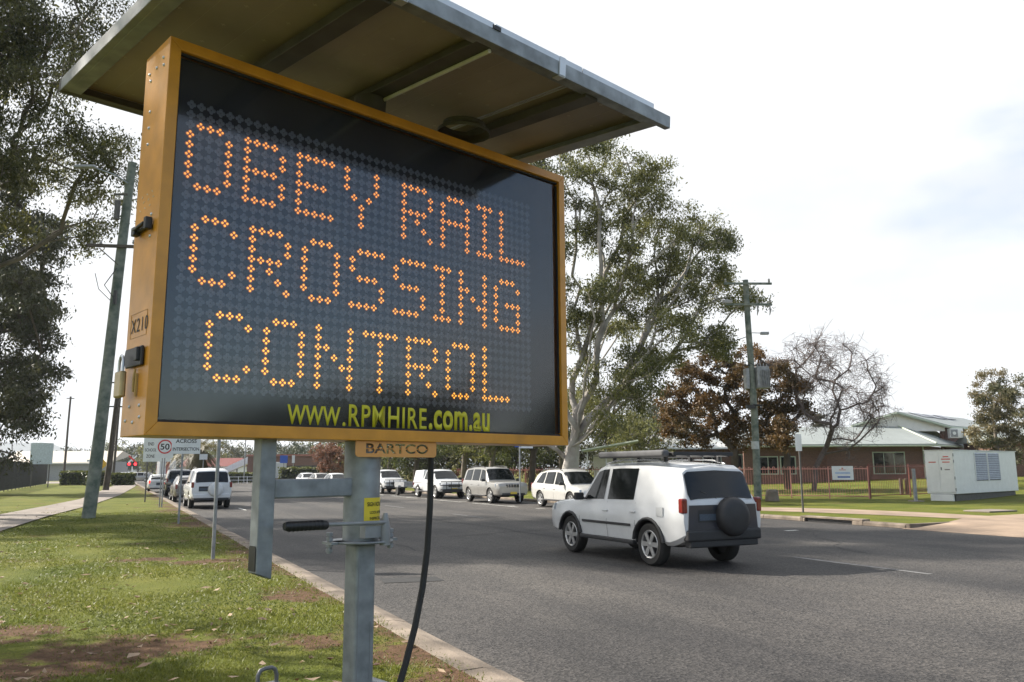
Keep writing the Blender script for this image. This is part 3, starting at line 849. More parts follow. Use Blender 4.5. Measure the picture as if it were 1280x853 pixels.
SUV = dict(L=4.78, r=.385, xf=1.42, xr=-1.40, tw=.80, st=[
    (-2.38, .54, 1.12, 1.15, .87, .74), (-2.30, .50, 1.13, 1.36, .90, .735), (-2.16, .44, 1.13, 1.74, .925, .70), (-2.02, .40, 1.13, 1.81, .935, .70), (-1.2, .36, 1.12, 1.87, .94, .72), (-.3, .34, 1.11, 1.875, .94, .725), (.30, .34, 1.10, 1.85, .94, .72), (.55, .34, 1.10, 1.79, .94, .71), (1.08, .35, 1.10, 1.17, .94, .80), (1.6, .36, 1.06, 1.13, .935, .8), (2.05, .40, 1.03, 1.10, .92, .79), (2.30, .42, .97, 1.05, .88, .75), (2.40, .46, .86, .90, .82, .7)],
    side=[(.12, .88, .10, .50), (-.92, -.02, -.92, -.02), (-1.98, -1.06, -1.90, -1.06)], ws=(7, 8), rg=(0, 2))
XOV = dict(L=4.8, r=.365, xf=1.42, xr=-1.38, tw=.79, st=[
    (-2.40, .50, 1.00, 1.03, .82, .70), (-2.30, .42, 1.06, 1.12, .88, .72), (-2.02, .36, 1.08, 1.52, .92, .68), (-1.80, .33, 1.08, 1.62, .93, .67), (-1.1, .31, 1.05, 1.71, .94, .70), (-.3, .30, 1.02, 1.735, .94, .71), (.2, .30, 1.00, 1.71, .94, .70), (.45, .30, 1.00, 1.64, .94, .69), (1.28, .31, 1.00, 1.05, .93, .78), (1.75, .33, .96, 1.01, .92, .78), (2.15, .36, .88, .94, .88, .74), (2.34, .40, .76, .82, .80, .68), (2.40, .44, .68, .70, .72, .6)],
    side=[(.02, .98, .02, .42), (-.95, -.08, -.90, -.08), (-1.80, -1.05, -1.45, -1.0)], ws=(7, 8), rg=(1, 3))
HATCH = dict(L=4.3, r=.32, xf=1.30, xr=-1.28, tw=.74, st=[
    (-2.12, .42, .90, .93, .76, .64), (-2.04, .36, .95, 1.00, .81, .66), (-1.80, .30, .97, 1.28, .85, .62), (-1.5, .27, .96, 1.38, .87, .61), (-.8, .25, .95, 1.46, .875, .63), (-.2, .24, .94, 1.475, .875, .64), (.2, .24, .93, 1.44, .875, .63), (.42, .24, .93, 1.38, .87, .62), (1.18, .25, .93, .97, .86, .7), (1.6, .27, .88, .92, .85, .7), (1.95, .30, .78, .83, .80, .66), (2.12, .36, .66, .70, .72, .6)],
    side=[(.0, .85, .0, .38), (-.85, -.10, -.85, -.10), (-1.5, -.95, -1.25, -.95)], ws=(7, 8), rg=(1, 3))
UTE = dict(L=5.2, r=.385, xf=1.62, xr=-1.60, tw=.80, st=[
    (-2.55, .52, .88, .90, .85, .80), (-.62, .45, .90, .92, .88, .80), (-.60, .40, 1.10, 1.14, .91, .72), (-.56, .38, 1.10, 1.60, .92, .70), (-.4, .36, 1.10, 1.74, .92, .69), (.15, .36, 1.09, 1.77, .92, .70), (.45, .36, 1.09, 1.74, .92, .69), (.68, .36, 1.09, 1.68, .92, .68), (1.36, .37, 1.10, 1.16, .92, .80), (1.8, .38, 1.05, 1.11, .91, .78), (2.3, .42, .98, 1.04, .88, .74), (2.50, .46, .86, .92, .82, .7), (2.58, .5, .78, .80, .76, .66)],
    side=[(-.36, .98, -.32, .62)], ws=(7, 8), rg=(2, 3))

def ring(stn):
    x, zb, zt, ztop, w, wt = stn
    zm = zb + (zt - zb) * .5
    r_ = [(0, zb), (w * .88, zb), (w * .96, zb + .07), (w, zm), (w * .985, zt - .07), (w * .955, zt)]
    if ztop - zt < .12:
        r_ += [(w * .86, zt + (ztop - zt) * .55), (w * .55, ztop - .008), (0, ztop)]
    else:
        r_ += [(wt, ztop - .075), (wt - .09, ztop - .012), (0, ztop + .012)]
    return [(x, p[0], p[1]) for p in r_]

def make_car(name, label, cat, spec, paint, group=None, spare=None, rack=False, rails=True, skip_quarter=False, bull=False, brake=False, tailgate=None, rear_plate=PLATED, detail=True):
    root = thing(name, label, cat, (0, 0, 0), 0, group)
    st = spec['st']; rings = [ring(q) for q in st]; m = len(rings[0])
    b = MB(); vs = []; fs = []
    nr = 2 * m - 2
    for rg in rings:
        left = rg; right = [(p[0], -p[1], p[2]) for p in rg[1:-1]][::-1]
        vs += left + right
    for i in range(len(rings) - 1):
        for k in range(nr):
            k2 = (k + 1) % nr
            fs.append((i * nr + k, i * nr + k2, (i + 1) * nr + k2, (i + 1) * nr + k))
    fs.append(tuple(range(nr))); fs.append(tuple(range((len(rings) - 1) * nr, len(rings) * nr))[::-1])
    b.add(vs, fs)
    body = b.build('body', [paint, TRIMB], None)
    # cut the wheel arches
    cb = MB()
    for xx in (spec['xf'], spec['xr']):
        for sy in (-1, 1):
            k = len(cb.v)
            c = MB(); c.tube([(xx, sy * .52, spec['r']), (xx, sy * 1.2, spec['r'])], spec['r'] + .055, 28)
            cb.add(c.v, c.f)
    cut = cb.build('arch_cut', TRIMB)
    md = body.modifiers.new('a', 'BOOLEAN'); md.object = cut; md.solver = 'EXACT'; md.material_mode = 'TRANSFER'
    bpy.context.view_layer.update()
    me = bpy.data.meshes.new_from_object(body.evaluated_get(bpy.context.evaluated_depsgraph_get()))
    body.modifiers.clear(); body.data = me; bpy.data.objects.remove(cut)
    me.polygons.foreach_set('use_smooth', [True] * len(me.polygons)); me.set_sharp_from_angle(angle=R(32))
    body.parent = root
    xs = [q[0] for q in st]
    def at_x(x, k):
        for i in range(len(xs) - 1):
            if xs[i] <= x <= xs[i + 1]:
                f = (x - xs[i]) / (xs[i + 1] - xs[i])
                return Vector(rings[i][k]).lerp(Vector(rings[i + 1][k]), f)
        return Vector(rings[-1][k])
    def sp(x, v): return at_x(x, 5).lerp(at_x(x, 6), v)
    # side glass
    for si, (xb0, xb1, xt0, xt1) in enumerate(spec['side']):
        if skip_quarter and si == 2: continue
        for sy in (1, -1):
            bot = [sp(xb0 + (xb1 - xb0) * k / 4, .07) for k in range(5)]; top = [sp(xt0 + (xt1 - xt0) * k / 4, .93) for k in range(5)]
            off = Vector((0, .008, .003)); q = MB()
            vs = [p + off for p in bot + top]
            if sy < 0: vs = [Vector((p.x, -p.y, p.z)) for p in vs]
            q.add(vs, [(k, k + 1, 6 + k, 5 + k) for k in range(4)])
            q.build('side_window', CGLASS, root, smooth=40)
    # windscreen and rear glass
    for nm, (i, j), u0, u1 in (('windscreen', spec['ws'], .05, .93), ('rear_window', spec['rg'], .12, .92)):
        a, c = rings[i], rings[j]
        ni = len(a)
        def row(rg, ks): return [Vector(rg[k]) for k in ks]
        L1 = [Vector(a[6]), Vector(a[7]), Vector(a[8])]; L2 = [Vector(c[6]), Vector(c[7]), Vector(c[8])]
        if nm == 'rear_window' and j - i == 2: pass
        rows = []
        for u in (u0, .35, .65, u1):
            rr = []
            mid = Vector(rings[(i + j) // 2][6]) if j - i == 2 else None
            for kk, (p, q_) in enumerate(zip(L1, L2)):
                if j - i == 2:
                    w_ = Vector(rings[i + 1][6 + kk]); f = u
                    t_ = (w_.x - p.x) / (q_.x - p.x) if abs(q_.x - p.x) > 1e-6 else .5
                    v_ = p.lerp(w_, f / t_) if f < t_ else w_.lerp(q_, (f - t_) / (1 - t_))
                else: v_ = p.lerp(q_, u)
                rr.append(v_)
            rr[0] = rr[0].lerp(rr[1], .22)
            full = rr + [Vector((v_.x, -v_.y, v_.z)) for v_ in rr[:2][::-1]]
            rows.append(full)
        sgn = 1 if nm == 'windscreen' else -1
        off = Vector((sgn * .012, 0, .008))
        q = MB(); vs = [p + off for rr in rows for p in rr]
        q.add(vs, [(r_ * 5 + k, r_ * 5 + k + 1, r_ * 5 + 6 + k, r_ * 5 + 5 + k) for r_ in range(3) for k in range(4)])
        q.build(nm, CGLASS, root, smooth=40)
    # wheels
    rad = spec['r']
    for xx in (spec['xf'], spec['xr']):
        for sy in (1, -1):
            Mx = Matrix.Translation((xx, sy * spec['tw'], rad)) @ Matrix.Rotation(R(-90 * sy), 4, 'X')
            q = MB(); q.lathe([(rad * .66, -.10), (rad * .9, -.115), (rad * .98, -.09), (rad, -.05), (rad, .05), (rad * .98, .09), (rad * .9, .115), (rad * .66, .10)], 32, Mx)
            wh = q.build('wheel', TYRE, root, smooth=40)
            q = MB(); q.lathe([(rad * .66, .10), (rad * .64, .108), (rad * .58, .09), (rad * .55, .03)], 28, Mx); q.lathe([(.0001, .105), (.05, .10), (.065, .06)], 12, Mx)
            for k in range(6):
                A = Matrix.Rotation(2 * math.pi * k / 6, 4, 'Z')
                q.prism([(.02, -.035, .08), (rad * .60, -.045, .085), (rad * .60, .045, .085), (.02, .035, .08)], (0, 0, .018), Mx @ A)
            q.build('rim', RIM, wh, smooth=35)
            q = MB(); q.lathe([(.001, .0), (rad * .6, .0)], 20, Mx); q.build('brake_disc', TRIMB, wh)
    # lights
    fx, rx = st[-2], st[0]
    for sy in (1, -1):
        f1, f2 = st[-2], st[-3]
        q = MB(); q.prism([(f1[0] + .045, sy * f1[4] * .55, f1[2] - .13), (f1[0] + .055, sy * f1[4] * .52, f1[2] + .03), (f2[0] + .05, sy * (f2[4] + .005), f2[2] - .02), (f2[0] + .08, sy * (f2[4] + .005), f2[2] - .16)], (-.06, 0, 0))
        q.build('headlight', HEADL, root, bevel=.012)
        q = MB(); q.box((rx[0] + .05, sy * (rx[4] - .03), rx[2] - .02), (.13, .12, .26))
        q.build('tail_light', TAILON if brake else TAILL, root, bevel=.03, seg=3)
        q = MB(); c_ = at_x(.86 if spec is not UTE else 1.1, 5); q.box((c_.x, sy * (c_.y + .13), c_.z + .09), (.10, .20, .15)); q.box((c_.x, sy * (c_.y + .03), c_.z + .05), (.06, .08, .05))
        q.build('door_mirror', TRIMB if spec is not HATCH else paint, root, bevel=.025, seg=3)
        if detail:
            for xa in ((-.05, -1.0) if spec is not UTE else (.05,)):
                p = at_x(xa + .06, 4); q = MB(); q.box((p.x, sy * (p.y + .018), p.z - .10), (.17, .025, .03)); q.build('door_handle', paint, root, bevel=.008)
    f1 = st[-2]
    # grille, bumper inserts, plate
    q = MB(); q.box((f1[0] + .075, 0, f1[2] - .08), (.05, f1[4] * .95, .17)); gr = q.build('grille', TRIMB, root, bevel=.015)
    q = MB()
    for k in range(5): q.box((f1[0] + .103, -f1[4] * .36 + k * f1[4] * .18, f1[2] - .08), (.02, .035, .15))
    q.build('grille_bar', CHROME, gr, bevel=.006)
    q = MB(); q.box((f1[0] + .05, 0, f1[1] + .06), (.12, f1[4] * 1.5, .13)); q.build('front_bumper', TRIMB, root, bevel=.03)
    q = MB(); q.box((f1[0] + .118, 0, f1[1] + .12), (.01, .37, .11)); q.build('number_plate', PLATEY, root)
    q = MB(); q.box((rx[0] + .02, 0, rx[1] + .05), (.16, rx[4] * 1.9, .20)); rb = q.build('rear_bumper', paint if spec is not UTE and not tailgate else TRIMB, root, bevel=.04, seg=3)
    q = MB(); q.box((rx[0] + .05, 0, rx[1] - .09), (.16, rx[4] * 1.75, .13)); q.build('bumper_valance', TRIMB, rb, bevel=.02)
    q = MB(); q.box((rx[0] - .012, .36 if spare else 0, rx[2] - .20), (.012, .42, .22)); q.build('plate_recess', TRIMB, root)
    q = MB(); q.box((rx[0] - .022, .36 if spare else 0, rx[2] - .22), (.010, .37, .11)); q.build('number_plate', rear_plate, root)
    # sills and side moulding
    for sy in (1, -1):
        q = MB(); p = at_x(0, 2); q.box((.0, sy * (p.y + .015), p.z - .02), (spec['xf'] - spec['xr'] - 2 * rad - .12, .10, .075)); q.build('side_step', TRIMB, root, bevel=.02)
        if detail:
            q = MB()
            for xa in ((.02 - .5 + .45, -1.0, 1.0) if spec is not UTE else (-.45, 1.02)):
                p1, p2, p3 = at_x(xa, 2), at_x(xa, 3), at_x(xa, 5)
                vs = [(xa - .005, sy * (p1.y + .003), p1.z), (xa + .005, sy * (p1.y + .003), p1.z), (xa + .005, sy * (p2.y + .004), p2.z), (xa - .005, sy * (p2.y + .004), p2.z), (xa + .005, sy * (p3.y + .004), p3.z), (xa - .005, sy * (p3.y + .004), p3.z)]
                q.add(vs, [(0, 1, 2, 3), (3, 2, 4, 5)])
            q.build('door_seam', TRIMB, root)
    if rails:
        for sy in (1, -1):
            q = MB(); pr = []
            for k in range(7):
                x = -1.75 + 2.05 * k / 6; p = at_x(x, 7); pr.append((x, sy * (p.y + .03), p.z + (.012 if k in (0, 6) else .055)))
            q.tube(pr, .018, 8); q.build('roof_rail', TRIMB if not rack else CHROME, root, smooth=50)
    if spare:
        q = MB(); q.lathe([(.0001, .20), (.22, .195), (.30, .17), (.335, .12), (.345, .05), (.345, .0)], 32, Matrix.Translation((rx[0] - .01, -.16, rx[2] - .22)) @ Matrix.Rotation(R(-90), 4, 'Y'))
        q.build('spare_wheel_cover', spare, root, smooth=45)
    if tailgate:
        q = MB(); q.prism([(rx[0] - .004, -rx[4] * .90, rx[1] + .14), (rx[0] - .004, rx[4] * .90, rx[1] + .14), (rx[0] - .004, rx[4] * .86, rx[2] - .01), (rx[0] - .004, -rx[4] * .86, rx[2] - .01)], (-.012, 0, 0))
        q.build('tailgate', tailgate, root, bevel=.004)
    if rack:
        for sy in (1, -1):
            q = MB(); p1, p2 = at_x(-1.35 + .5, 3), at_x(.8, 3)
            q.box(((-.92 + .95) / 2, sy * (at_x(0, 3).y + .006), .70), (1.75, .02, .05)); q.build('side_moulding', TRIMB, root, bevel=.008)
            for xx in (spec['xf'], spec['xr']):
                q = MB(); R0 = spec['r'] + .055; pr = []
                for k in range(11):
                    a = R(8 + 164 * k / 10); pr.append((xx + (R0 + .02) * math.cos(a), sy * (at_x(max(xs[0], min(xs[-1], xx + R0 * math.cos(a))), 3).y - .006), spec['r'] + (R0 + .02) * math.sin(a)))
                q.tube(pr, .032, 8); q.build('wheel_arch_flare', TRIMB, root, smooth=50)
        q = MB(); q.tube([(rx[0] + .03, .05, rx[2] + .07), (rx[0] + .06, .42, rx[2] + .22)], .012, 6); q.build('rear_wiper', BLACK, root)
        q = MB(); p = at_x(-1.75, 3); q.box((-1.78, p.y - .0, .98), (.20, .012, .17)); q.build('fuel_flap', paint, root, bevel=.004)
        zt = 1.87 + .09
        q = MB()
        for yy in (-.62, -.31, 0, .31, .62): q.box((-.75, yy, zt + .01), (2.3, .03, .025))
        for k in range(6): q.box((-1.85 + k * .44, 0, zt + .03), (.04, 1.34, .02))
        q.box((-.75, .68, zt + .05), (2.36, .03, .07)); q.box((-.75, -.68, zt + .05), (2.36, .03, .07)); q.box((-1.92, 0, zt + .05), (.03, 1.36, .07)); q.box((.42, 0, zt + .05), (.03, 1.36, .07))
        for xx in (-1.6, -.75, .1):
            for sy in (1, -1): q.box((xx, sy * .62, zt - .04), (.06, .06, .10))
        q.build('roof_rack', TRIMB, root, bevel=.006)
        q = MB(); q.box((-.75, .79, zt + .06), (2.2, .16, .13)); q.build('awning_bag', mat('grey_canvas', (.10, .10, .105), .85), root, bevel=.05, seg=4)
    if bull:
        q = MB(); x = f1[0] + .20
        for zz in (.55, .80, 1.02): q.tube([(x - .14, -.88, zz), (x, -.70, zz), (x, .70, zz), (x - .14, .88, zz)], .028, 8)
        for yy in (-.55, -.25, .25, .55): q.tube([(x, yy, .42), (x, yy, 1.02)], .022, 8)
        q.box((x - .03, 0, .50), (.10, 1.6, .16))
        q.build('bull_bar', TRIMB, root, smooth=45)
    q = MB(); q.tube([(spec['xr'], -.7, rad), (spec['xr'], .7, rad)], .06, 8); q.tube([(spec['xf'], -.7, rad), (spec['xf'], .7, rad)], .05, 8); q.box((0, 0, .36), (spec['xf'] - spec['xr'], .5, .12)); q.build('axle', TRIMB, root)
    return root
def place(o, s, t, toward=False, z=0.0, yaw=0.0):
    o.location = ST(s, t, z)
    o.rotation_euler = (0, 0, RA + R(90) + (math.pi if toward else 0) + R(yaw))
    return o

# car in the near lane, heading away
place(make_car('four_wheel_drive', 'white four-wheel drive with a roof rack and awning driving past in the near lane', 'car', SUV, PW, spare=TRIMB, rack=True, skip_quarter=True, tailgate=TRIMN, rear_plate=PLATED), 13.75, 9.75)
# queue along the left kerb
LQ = 'cars parked along the left kerb'
place(make_car('parked_car', 'white four-wheel drive with a round spare wheel cover, nearest in the left kerb queue', 'car', SUV, PW, LQ, spare=PW), 42.6, 4.15)
place(make_car('parked_car', 'grey hatchback parked just ahead of the white four-wheel drive with spare wheel', 'car', HATCH, PG, LQ), 51.6, 3.95)
place(make_car('parked_car', 'dark four-wheel drive parked between the grey hatchback and the white hatchback', 'car', SUV, PD, LQ), 63.5, 4.2)
place(make_car('parked_car', 'white hatchback with bright red tail lights at the front of the left kerb queue', 'car', HATCH, PW, LQ, brake=True), 75, 3.4)
# right row, facing the camera
RQ = 'cars parked along the far kerb'
place(make_car('parked_car', 'silver wagon with a dark bonnet parked on the far side under the big gum tree', 'car', XOV, mat('pearl_car_paint', (.56, .55, .52), .3, metal=.2, var=.03, coat=.6), RQ), 32.5, 19.0, True)
place(make_car('parked_car', 'silver four-wheel drive with a yellow front plate parked on the far side', 'car', SUV, PS, RQ), 40.0, 18.55, True)
ut = place(make_car('parked_ute', 'white ute with a canopy and black bull bar parked behind the silver four-wheel drive', 'ute', UTE, PW, RQ, bull=True, rails=False), 48.4, 18.6, True)
q = MB(); q.prism([(-.66, -.86, .90), (-2.5, -.86, .90), (-2.42, -.74, 1.72), (-.72, -.74, 1.76)], (0, .0001, 0))
q = MB(); vs = []
for x, sx_ in ((-.68, 0), (-2.52, 0)):
    pass
q.add([(-.66, -.88, .9), (-.66, .88, .9), (-2.5, .88, .9), (-2.5, -.88, .9), (-.78, -.74, 1.74), (-.78, .74, 1.74), (-2.36, .74, 1.70), (-2.36, -.74, 1.70)], [(0, 1, 2, 3), (4, 5, 6, 7), (0, 1, 5, 4), (1, 2, 6, 5), (2, 3, 7, 6), (3, 0, 4, 7)])
q.build('canopy', PW, ut, bevel=.04)
# trailer behind it
tl = place(thing('box_trailer', 'low grey tray trailer standing between the two white utes', 'trailer', group=None), 54.3, 18.6, True)
b = MB(); b.box((0, 0, .62), (2.1, 1.4, .06)); b.box((0, .69, .78), (2.1, .03, .28)); b.box((0, -.69, .78), (2.1, .03, .28)); b.box((1.04, 0, .78), (.03, 1.38, .28)); b.box((-1.04, 0, .78), (.03, 1.38, .28)); b.build('tray', GALV2, tl, bevel=.006)
b = MB(); b.tube([(1.0, .4, .55), (2.0, 0, .5)], .03, 8); b.tube([(1.0, -.4, .55), (2.0, 0, .5)], .03, 8); b.build('drawbar', GALV2, tl)
for sy in (1, -1):
    q = MB(); q.lathe([(.14, -.08), (.28, -.09), (.31, -.05), (.31, .05), (.28, .09), (.14, .08)], 24, Matrix.Translation((0, sy * .78, .31)) @ Matrix.Rotation(R(90), 4, 'X'), cap=True); q.build('wheel', TYRE, tl, smooth=40)
    b = MB(); b.prism([(-.38, sy * .70, .55), (-.30, sy * .70, .68), (.30, sy * .70, .68), (.38, sy * .70, .55)], (0, sy * .2, 0)); b.build('mudguard', GALV2, tl, bevel=.01)
place(make_car('parked_ute', 'white ute with a black bull bar parked beside the mast and behind the trailer', 'ute', UTE, PW, RQ, bull=True, rails=False), 60.0, 18.7, True)
for s_, lb, sp_, pt in ((76, 'white sedan parked far up the road, seen just left of the mast', HATCH, PW), (82.5, 'silver hatchback parked far up the road, middle of the three by the pink tree', HATCH, PS), (89, 'white hatchback parked farthest up the road beside the clipped hedge', HATCH, PW)):
    place(make_car('parked_car', lb, 'car', sp_, pt, RQ, detail=False, rails=False), s_, 18.9, True)
# traffic at the crossing
CQ = 'cars crossing at the rail crossing'
for px, lb, pt, sp_ in ((152, 'white sedan passing over the crossing beside the clipped hedge', PW, HATCH), (172, 'silver sedan passing over the crossing under the red lights', PS, HATCH)):
    c = make_car('passing_car', lb, 'car', sp_, pt, CQ, detail=False, rails=False)
    p = D(px, 600, 116); c.location = (p.x, p.y, .137); c.rotation_euler = (0, 0, R(195))

# ------------------------------------------------------------------ trees
def leaf_cloud(name, cents, size, rng, m, parent, ratio=.38, droop=.6, tints=None):
    n = len(cents)
    ax = rng.normal(size=(n, 3)); ax[:, 2] -= droop * 1.6
    ax /= np.linalg.norm(ax, axis=1)[:, None]
    sd_ = rng.normal(size=(n, 3)); sd_ -= ax * np.sum(sd_ * ax, axis=1)[:, None]
    sd_ /= np.linalg.norm(sd_, axis=1)[:, None]
    ln = size * rng.uniform(.6, 1.35, n)[:, None]
    a = cents - ax * ln * .5; c = cents + ax * ln * .5
    bb = cents + sd_ * ln * ratio * .5 - ax * ln * .08; dd_ = cents - sd_ * ln * ratio * .5 - ax * ln * .08
    v = np.stack([a, bb, c, dd_], axis=1).reshape(-1, 3)
    f = np.arange(4 * n).reshape(n, 4)
    t = np.clip((tints if tints is not None else .5) + rng.normal(0, .18, n), 0, 1)
    return np_mesh(name, v, f, [m], parent, t)

def grow(name, label, cat, base, trunk, clumps, crad, rbase, leafm, barkm, nleaf, lsize, seed=1, group=None, rtip=.018, subs=5, jit=.10, droop=.6, gain=.47, seglen=1.3, extra_limbs=(), limb_lift=.25, tw=1, pf=.30, sides=6, flat=.75, lratio=.38):
    """trunk: list of world points (first = foot); clumps: Nx3 world centres of foliage; everything stored local to the foot"""
    rng = np.random.default_rng(seed)
    root = thing(name, label, cat, base, 0, group)
    B0 = np.array(base)
    pos = [np.array(p, float) for p in trunk]; par = [-1] + list(range(len(trunk) - 1)); plen = [0.0]
    for i in range(1, len(pos)): plen.append(plen[-1] + np.linalg.norm(pos[i] - pos[i - 1]))
    start_ok = max(1, len(trunk) // 2)
    cl = np.array(clumps, float)
    order = np.argsort(np.linalg.norm(cl - pos[start_ok], axis=1))
    tips = []
    for ci in order:
        a = cl[ci]; P_ = np.array(pos[start_ok:]); dist = np.linalg.norm(P_ - a, axis=1)
        below = np.maximum(0, P_[:, 2] - a[2]) * 1.0
        cost = dist + pf * np.array(plen[start_ok:]) + below
        k = int(np.argmin(cost)) + start_ok
        d = np.linalg.norm(pos[k] - a); n_ = max(2, int(math.ceil(d / seglen)))
        pd = pos[k] - pos[par[k]] if par[k] >= 0 else np.array([0, 0, 1.])
        pd = pd / (np.linalg.norm(pd) + 1e-9)
        ctrl = pos[k] + (pd * .45 + np.array([0, 0, limb_lift])) * d * .5
        prev = k
        for j in range(1, n_ + 1):
            u = j / n_
            q = (1 - u) ** 2 * pos[k] + 2 * u * (1 - u) * ctrl + u * u * a
            if j < n_: q = q + rng.normal(0, jit * d / n_ * 1.2, 3)
            pos.append(q); par.append(prev); plen.append(plen[prev] + np.linalg.norm(q - pos[prev])); prev = len(pos) - 1
        tips.append((prev, ci))
    # twigs inside each clump, and leaf positions around them
    lc, lt = [], []
    crad = np.broadcast_to(np.array(crad, float), (len(cl),))
    per = max(1, int(nleaf / max(1, len(cl))))
    for tip, ci in tips:
        rr = crad[ci]
        ct = rng.uniform(.25, .75)
        pts = []
        for j in range(subs):
            off = rng.normal(0, 1, 3) * np.array([1, 1, flat]) * rr * .62
            q = pos[tip] + off; pts.append(q)
            pos.append(pos[tip] + off * .5 + np.array([0, 0, .05 * rr]) + rng.normal(0, .06 * rr, 3)); par.append(tip); plen.append(0)
            pos.append(q); par.append(len(pos) - 2); plen.append(0)
            for _ in range(tw - 1):
                o2 = rng.normal(0, 1, 3) * rr * .34
                pos.append(q + o2); par.append(len(pos) - 2 - _ * 1 if _ == 0 else len(pos) - 2 - _); plen.append(0)
        if per > 1:
            w = rng.integers(0, subs, per)
            lc.append(np.array(pts)[w] + rng.normal(0, 1, (per, 3)) * np.array([1, 1, flat]) * rr * .30)
            lt.append(np.clip(ct + (rng.uniform(-.12, .12, subs))[w], 0, 1))
    nN = len(pos); cnt = np.zeros(nN); child = [[] for _ in range(nN)]
    for i in range(1, nN): child[par[i]].append(i)
    for i in range(nN - 1, -1, -1):
        if not child[i]: cnt[i] = 1
        if par[i] >= 0: cnt[par[i]] += cnt[i]
    rad = rtip * cnt ** gain
    sc_ = rbase / rad[0]
    rad = np.where(rad > rtip * 1.5, rtip + (rad - rtip) * ((rbase - rtip) / max(1e-6, rad[0] - rtip)), rad)
    rad = np.clip(rad, rtip * .6, None)
    mb = MB(); stack = [(0, None)]
    while stack:
        n0, pre = stack.pop(); chain = [n0] if pre is None else [pre, n0]
        cur = n0
        while child[cur]:
            nx = max(child[cur], key=lambda c: cnt[c])
            for c in child[cur]:
                if c != nx: stack.append((c, cur))
            chain.append(nx); cur = nx
        rr = [rad[c] for c in chain]
        if pre is not None: rr[0] = min(rr[0], rr[1] * 1.15)
        big = max(rr) > .09
        mb.tube([pos[c] - B0 for c in chain], [float(x) for x in rr], (10 if big else sides) if max(rr) > .03 else 4, caps=False)
    mb.build('trunk', barkm, root, smooth=60)
    if lc:
        leaf_cloud('crown', np.concatenate(lc) - B0, lsize, rng, leafm, root, ratio=lratio, droop=droop, tints=np.concatenate(lt))
    return root

def px_clumps(pts, Y, spread, rng, mult=1, jpx=8):
    o = []
    for p in pts:
        for _ in range(mult):
            v = D(p[0] + rng.normal(0, jpx * (mult > 1)), p[1] + rng.normal(0, jpx * (mult > 1)), Y + rng.normal(0, spread)); o.append((v.x, v.y, v.z))
    return o
def ball_clumps(c, r, n, rng, hollow=.5):
    o = []
    while len(o) < n:
        q = rng.uniform(-1, 1, 3); d = np.linalg.norm(q)
        if hollow < d < 1: o.append(tuple(np.array(c) + q * np.array(r)))
    return o
rg = np.random.default_rng(11)

# the big gum on the far side of the road
GP = [(700,190),(730,182),(760,190),(785,205),(800,220),(820,226),(715,215),(745,215),(770,235),(795,250),(820,255),(832,275),(700,240),(725,250),(750,265),(780,275),(805,290),(720,285),(745,300),(770,315),(700,300),(790,310),
      (850,285),(875,290),(898,297),(908,300),(842,302),(865,312),(838,330),(862,335),(885,340),(900,352),(822,345),(845,360),(870,372),(895,375),(918,372),(926,382),(780,345),(800,350),(792,372),(770,360),(752,378),(735,365),
      (808,396),(830,390),(850,402),(840,415),(893,426),(880,428),(902,435),(760,410),(782,412),(742,400),(722,390),(800,445),(822,452),(836,448),(790,462),(722,420),(812,470),(775,490),(735,470),(800,500),(760,520),(730,510),
      (590,230),(620,215),(650,200),(680,200),(560,270),(600,280),(640,260),(670,250),(540,330),(580,340),(620,320),(660,310),(520,390),(560,400),(600,380),(640,370),(680,360),(570,450),(620,440),(660,430)]
gb = Vector((3.15, 45.5, .12))
clp = px_clumps(GP, 45.5, 2.2, rg)
tk = [gb, gb + Vector((.05, 0, .8)), gb + Vector((.1, 0, 1.7)), gb + Vector((.2, 0, 2.6))]
grow('gum_tree', 'tall spreading gum tree with pale limbs behind the right edge of the sign', 'tree', gb, tk, clp, .95, .47, GUM, BARK, 115000, .18, seed=4, pf=.85, rtip=.018, subs=8, jit=.16, droop=.7, gain=.50, limb_lift=.32)

# gums on the left: open crown near, dark dense mass behind the black fence
LGX = [(r_.uniform(-130, 120), r_.uniform(-330, -10)) for r_ in [random.Random(17)] for _ in range(44)]
LG = LGX + [(20,20),(60,28),(92,24),(118,8),(60,60),(92,58),(22,70),(0,48),(40,100),(78,96),(112,62),(30,140),(60,130),(95,108),(108,88),(0,150),(22,182),(104,165),(130,190),(142,212),(126,230),(148,195),(84,160),(70,200),(94,230),(112,250),(120,292),(116,275),(40,215),(10,230),(-40,40),(-40,110),(-60,180),(-90,60),(-120,140),(-150,20),(-160,220),(-220,100),(-70,-60),(0,-40),(60,-50),(110,-40),(140,-10),(-150,-80),(-20,-120),(60,-130),(-260,0),(-280,180),(-220,240),(-110,250)]
lb = Vector((-29.5, 34.0, .12))
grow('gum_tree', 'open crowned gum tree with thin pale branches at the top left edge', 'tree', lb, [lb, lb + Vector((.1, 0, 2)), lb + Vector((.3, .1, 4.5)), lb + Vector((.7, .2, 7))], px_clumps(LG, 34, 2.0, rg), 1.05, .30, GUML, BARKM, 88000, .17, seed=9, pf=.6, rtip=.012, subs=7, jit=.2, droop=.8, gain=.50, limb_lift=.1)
DKP = []
r2 = np.random.default_rng(5)
def xmax(y):
    return np.interp(y, [215, 260, 300, 340, 380, 420, 460, 500, 540, 575], [30, 62, 84, 90, 88, 74, 62, 62, 52, 35])
for _ in range(95):
    y = r2.uniform(205, 572); DKP.append((xmax(y) - 9 - abs(r2.normal(0, 70)), y))
db = Vector((-43.5, 60, .12))
